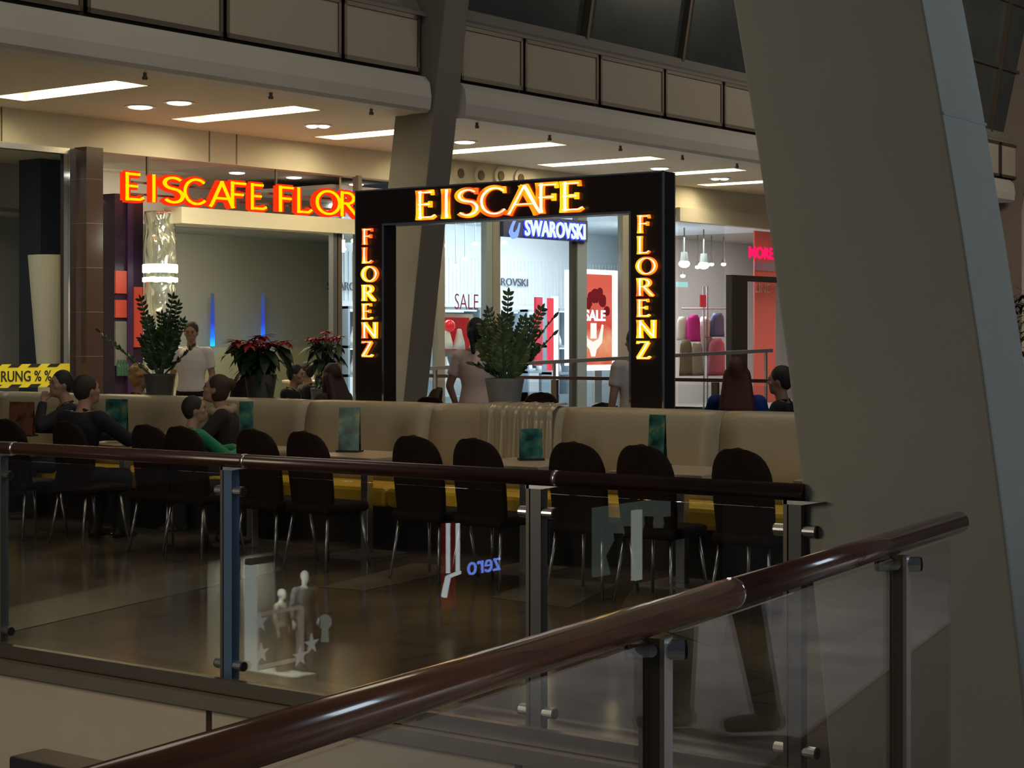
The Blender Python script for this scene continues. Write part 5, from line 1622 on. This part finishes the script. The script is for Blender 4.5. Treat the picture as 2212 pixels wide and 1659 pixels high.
# long haired woman left of the portal
p = on_y(728, 13.4)
person(p, yaw_to(-.9, .1), 'woman with long dark brown hair in profile, just left of the portal', seated=True, female=True, top=(.05, .03, .025), hair=(.035, .014, .010), hair_style='long', head=(.0, -.15), lean=.1, scale=1.03)
p = on_y(618, 15.2)
person(p, yaw_to(.8, .3), 'person in black sitting behind the dark red flowered plant', seated=True, top=(.008, .008, .01), hair=(.015, .01, .008), lean=.15, scale=1.0)
p = on_y(676, 16.6)
person(p, yaw_to(-.8, -.5), 'person in black beyond the small round high table', seated=True, top=(.010, .009, .012), hair=(.03, .018, .012), lean=.1, scale=1.0)
# red haired woman
p = on_y(1592, 12.95, .03)
person(p, CAMDIR(p) + math.pi, 'red haired woman in a blue top seen from behind, right of the portal', seated=True, female=True, top=(.008, .035, .22), hair=(.085, .016, .008), hair_style='long', scale=1.07)
p = on_y(1690, 13.9)
person(p, yaw_to(-.9, -.25), 'dark haired person facing left, partly hidden by the big leaning column', seated=True, top=(.015, .013, .015), hair=(.02, .013, .01), scale=1.03)
for pxx, Y, yw in ((298, 12.7, .0), (728, 13.4, 0), (618, 15.2, 0), (676, 16.6, 0), (1690, 13.9, 0)):
    pp_ = on_y(pxx, Y); c = copy_tree(proto); c.location = pp_
    c.rotation_euler[2] = {298: yaw_to(1, .5), 728: yaw_to(-.9, .1), 618: yaw_to(.8, .3), 676: yaw_to(-.8, -.5), 1690: yaw_to(-.9, -.25)}[pxx]
    c.scale = (.9, .9, .98); c['group'] = 'chairs beyond the banquette'
    c['label'] = 'dark round backed chair under the ' + {298: 'blond person in black', 728: 'long haired woman left of the portal', 618: 'person in black behind the red flowered plant', 676: 'person beyond the round high table', 1690: 'person partly hidden by the big column'}[pxx]

# ------------------------------------------------------------------ things met only as reflections in the railing glass
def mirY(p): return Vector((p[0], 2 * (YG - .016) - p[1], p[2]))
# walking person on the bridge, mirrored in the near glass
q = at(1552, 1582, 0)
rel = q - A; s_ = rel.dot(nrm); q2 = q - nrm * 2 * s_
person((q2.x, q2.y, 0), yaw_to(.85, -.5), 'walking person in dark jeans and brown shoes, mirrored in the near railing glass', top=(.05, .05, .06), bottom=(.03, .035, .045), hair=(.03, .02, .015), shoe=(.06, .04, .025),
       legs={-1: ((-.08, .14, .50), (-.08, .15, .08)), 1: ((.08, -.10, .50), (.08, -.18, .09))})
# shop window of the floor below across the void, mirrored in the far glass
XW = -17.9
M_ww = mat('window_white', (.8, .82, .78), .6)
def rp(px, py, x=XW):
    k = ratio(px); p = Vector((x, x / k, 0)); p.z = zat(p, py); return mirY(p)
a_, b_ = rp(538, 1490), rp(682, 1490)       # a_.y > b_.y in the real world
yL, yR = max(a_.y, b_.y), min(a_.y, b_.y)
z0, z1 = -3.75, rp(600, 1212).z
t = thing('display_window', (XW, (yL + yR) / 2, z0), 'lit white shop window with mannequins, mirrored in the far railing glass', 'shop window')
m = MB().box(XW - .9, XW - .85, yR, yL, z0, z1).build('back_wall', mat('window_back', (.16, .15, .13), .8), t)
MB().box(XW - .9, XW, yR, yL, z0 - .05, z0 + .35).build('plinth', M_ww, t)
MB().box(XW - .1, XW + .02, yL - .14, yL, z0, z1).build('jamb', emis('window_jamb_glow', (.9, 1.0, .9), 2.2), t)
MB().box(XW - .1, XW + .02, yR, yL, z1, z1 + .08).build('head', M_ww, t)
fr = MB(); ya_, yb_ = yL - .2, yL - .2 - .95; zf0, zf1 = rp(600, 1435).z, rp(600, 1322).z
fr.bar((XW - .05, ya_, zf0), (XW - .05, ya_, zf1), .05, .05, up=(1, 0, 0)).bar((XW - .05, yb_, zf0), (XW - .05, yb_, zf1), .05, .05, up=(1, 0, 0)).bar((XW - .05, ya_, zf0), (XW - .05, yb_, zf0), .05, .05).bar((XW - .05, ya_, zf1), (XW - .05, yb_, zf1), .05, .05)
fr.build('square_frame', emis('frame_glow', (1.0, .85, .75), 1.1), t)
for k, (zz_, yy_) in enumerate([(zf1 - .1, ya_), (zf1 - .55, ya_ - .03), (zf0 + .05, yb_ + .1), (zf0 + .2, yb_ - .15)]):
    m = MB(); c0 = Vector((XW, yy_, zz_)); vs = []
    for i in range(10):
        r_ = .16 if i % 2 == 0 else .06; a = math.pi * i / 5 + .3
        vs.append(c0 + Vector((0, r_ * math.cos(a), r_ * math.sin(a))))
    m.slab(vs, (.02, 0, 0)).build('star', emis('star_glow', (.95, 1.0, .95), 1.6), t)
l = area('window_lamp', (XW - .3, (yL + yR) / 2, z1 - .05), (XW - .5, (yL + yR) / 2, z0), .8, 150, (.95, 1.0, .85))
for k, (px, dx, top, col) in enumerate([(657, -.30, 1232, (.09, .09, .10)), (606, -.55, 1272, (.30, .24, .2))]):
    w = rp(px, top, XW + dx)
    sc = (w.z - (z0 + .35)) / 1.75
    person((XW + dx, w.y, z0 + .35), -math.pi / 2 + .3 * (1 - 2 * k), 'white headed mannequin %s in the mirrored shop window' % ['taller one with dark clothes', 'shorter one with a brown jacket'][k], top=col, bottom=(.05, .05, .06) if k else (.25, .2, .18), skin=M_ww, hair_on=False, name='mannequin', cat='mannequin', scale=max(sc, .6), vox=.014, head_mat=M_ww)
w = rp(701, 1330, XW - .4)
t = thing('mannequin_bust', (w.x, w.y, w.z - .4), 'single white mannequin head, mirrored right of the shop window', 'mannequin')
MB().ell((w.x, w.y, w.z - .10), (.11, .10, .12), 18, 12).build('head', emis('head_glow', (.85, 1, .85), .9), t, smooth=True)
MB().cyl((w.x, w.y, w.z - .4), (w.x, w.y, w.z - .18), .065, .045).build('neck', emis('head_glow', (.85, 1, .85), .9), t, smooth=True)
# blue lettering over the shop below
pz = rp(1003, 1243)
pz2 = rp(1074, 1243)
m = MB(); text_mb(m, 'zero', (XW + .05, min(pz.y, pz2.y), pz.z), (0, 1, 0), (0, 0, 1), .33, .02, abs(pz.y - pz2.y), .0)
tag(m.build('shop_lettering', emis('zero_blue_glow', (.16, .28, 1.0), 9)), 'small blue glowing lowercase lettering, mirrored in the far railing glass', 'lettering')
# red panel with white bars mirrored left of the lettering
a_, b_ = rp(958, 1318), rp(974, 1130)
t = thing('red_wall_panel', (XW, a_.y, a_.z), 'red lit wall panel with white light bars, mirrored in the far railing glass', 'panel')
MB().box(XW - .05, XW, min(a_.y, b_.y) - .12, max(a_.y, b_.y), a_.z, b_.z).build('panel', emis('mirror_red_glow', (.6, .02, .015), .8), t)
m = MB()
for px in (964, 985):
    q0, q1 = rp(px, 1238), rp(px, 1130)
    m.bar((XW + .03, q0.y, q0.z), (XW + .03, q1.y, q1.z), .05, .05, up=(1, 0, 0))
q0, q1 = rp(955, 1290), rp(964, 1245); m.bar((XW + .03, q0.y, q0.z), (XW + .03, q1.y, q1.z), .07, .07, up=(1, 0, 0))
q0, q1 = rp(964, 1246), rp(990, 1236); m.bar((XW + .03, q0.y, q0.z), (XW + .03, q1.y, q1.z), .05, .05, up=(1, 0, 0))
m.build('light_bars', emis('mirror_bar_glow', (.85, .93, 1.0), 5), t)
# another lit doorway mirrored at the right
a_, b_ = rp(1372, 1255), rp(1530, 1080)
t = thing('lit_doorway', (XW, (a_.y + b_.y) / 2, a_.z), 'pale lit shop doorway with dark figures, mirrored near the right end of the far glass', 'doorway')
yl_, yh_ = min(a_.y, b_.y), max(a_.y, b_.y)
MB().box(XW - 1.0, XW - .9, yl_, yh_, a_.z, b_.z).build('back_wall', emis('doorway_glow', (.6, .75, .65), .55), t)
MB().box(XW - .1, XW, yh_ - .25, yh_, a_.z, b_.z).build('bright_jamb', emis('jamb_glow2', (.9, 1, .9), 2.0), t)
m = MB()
for k in range(7):
    yy = yl_ + (yh_ - yl_) * (k + .6) / 7.5; hh = (.55, .75, .6, .8, .5, .7, .62)[k]
    m.lathe([(.14, 0), (.2, .4 * hh), (.24, .8 * hh * (b_.z - a_.z) * .6), (.08, (b_.z - a_.z) * hh * .85), (.1, (b_.z - a_.z) * hh)], (XW - .6, yy, a_.z), 12)
m.build('hanging_clothes', mat('mirror_clothes', (.03, .04, .05), .8), t)
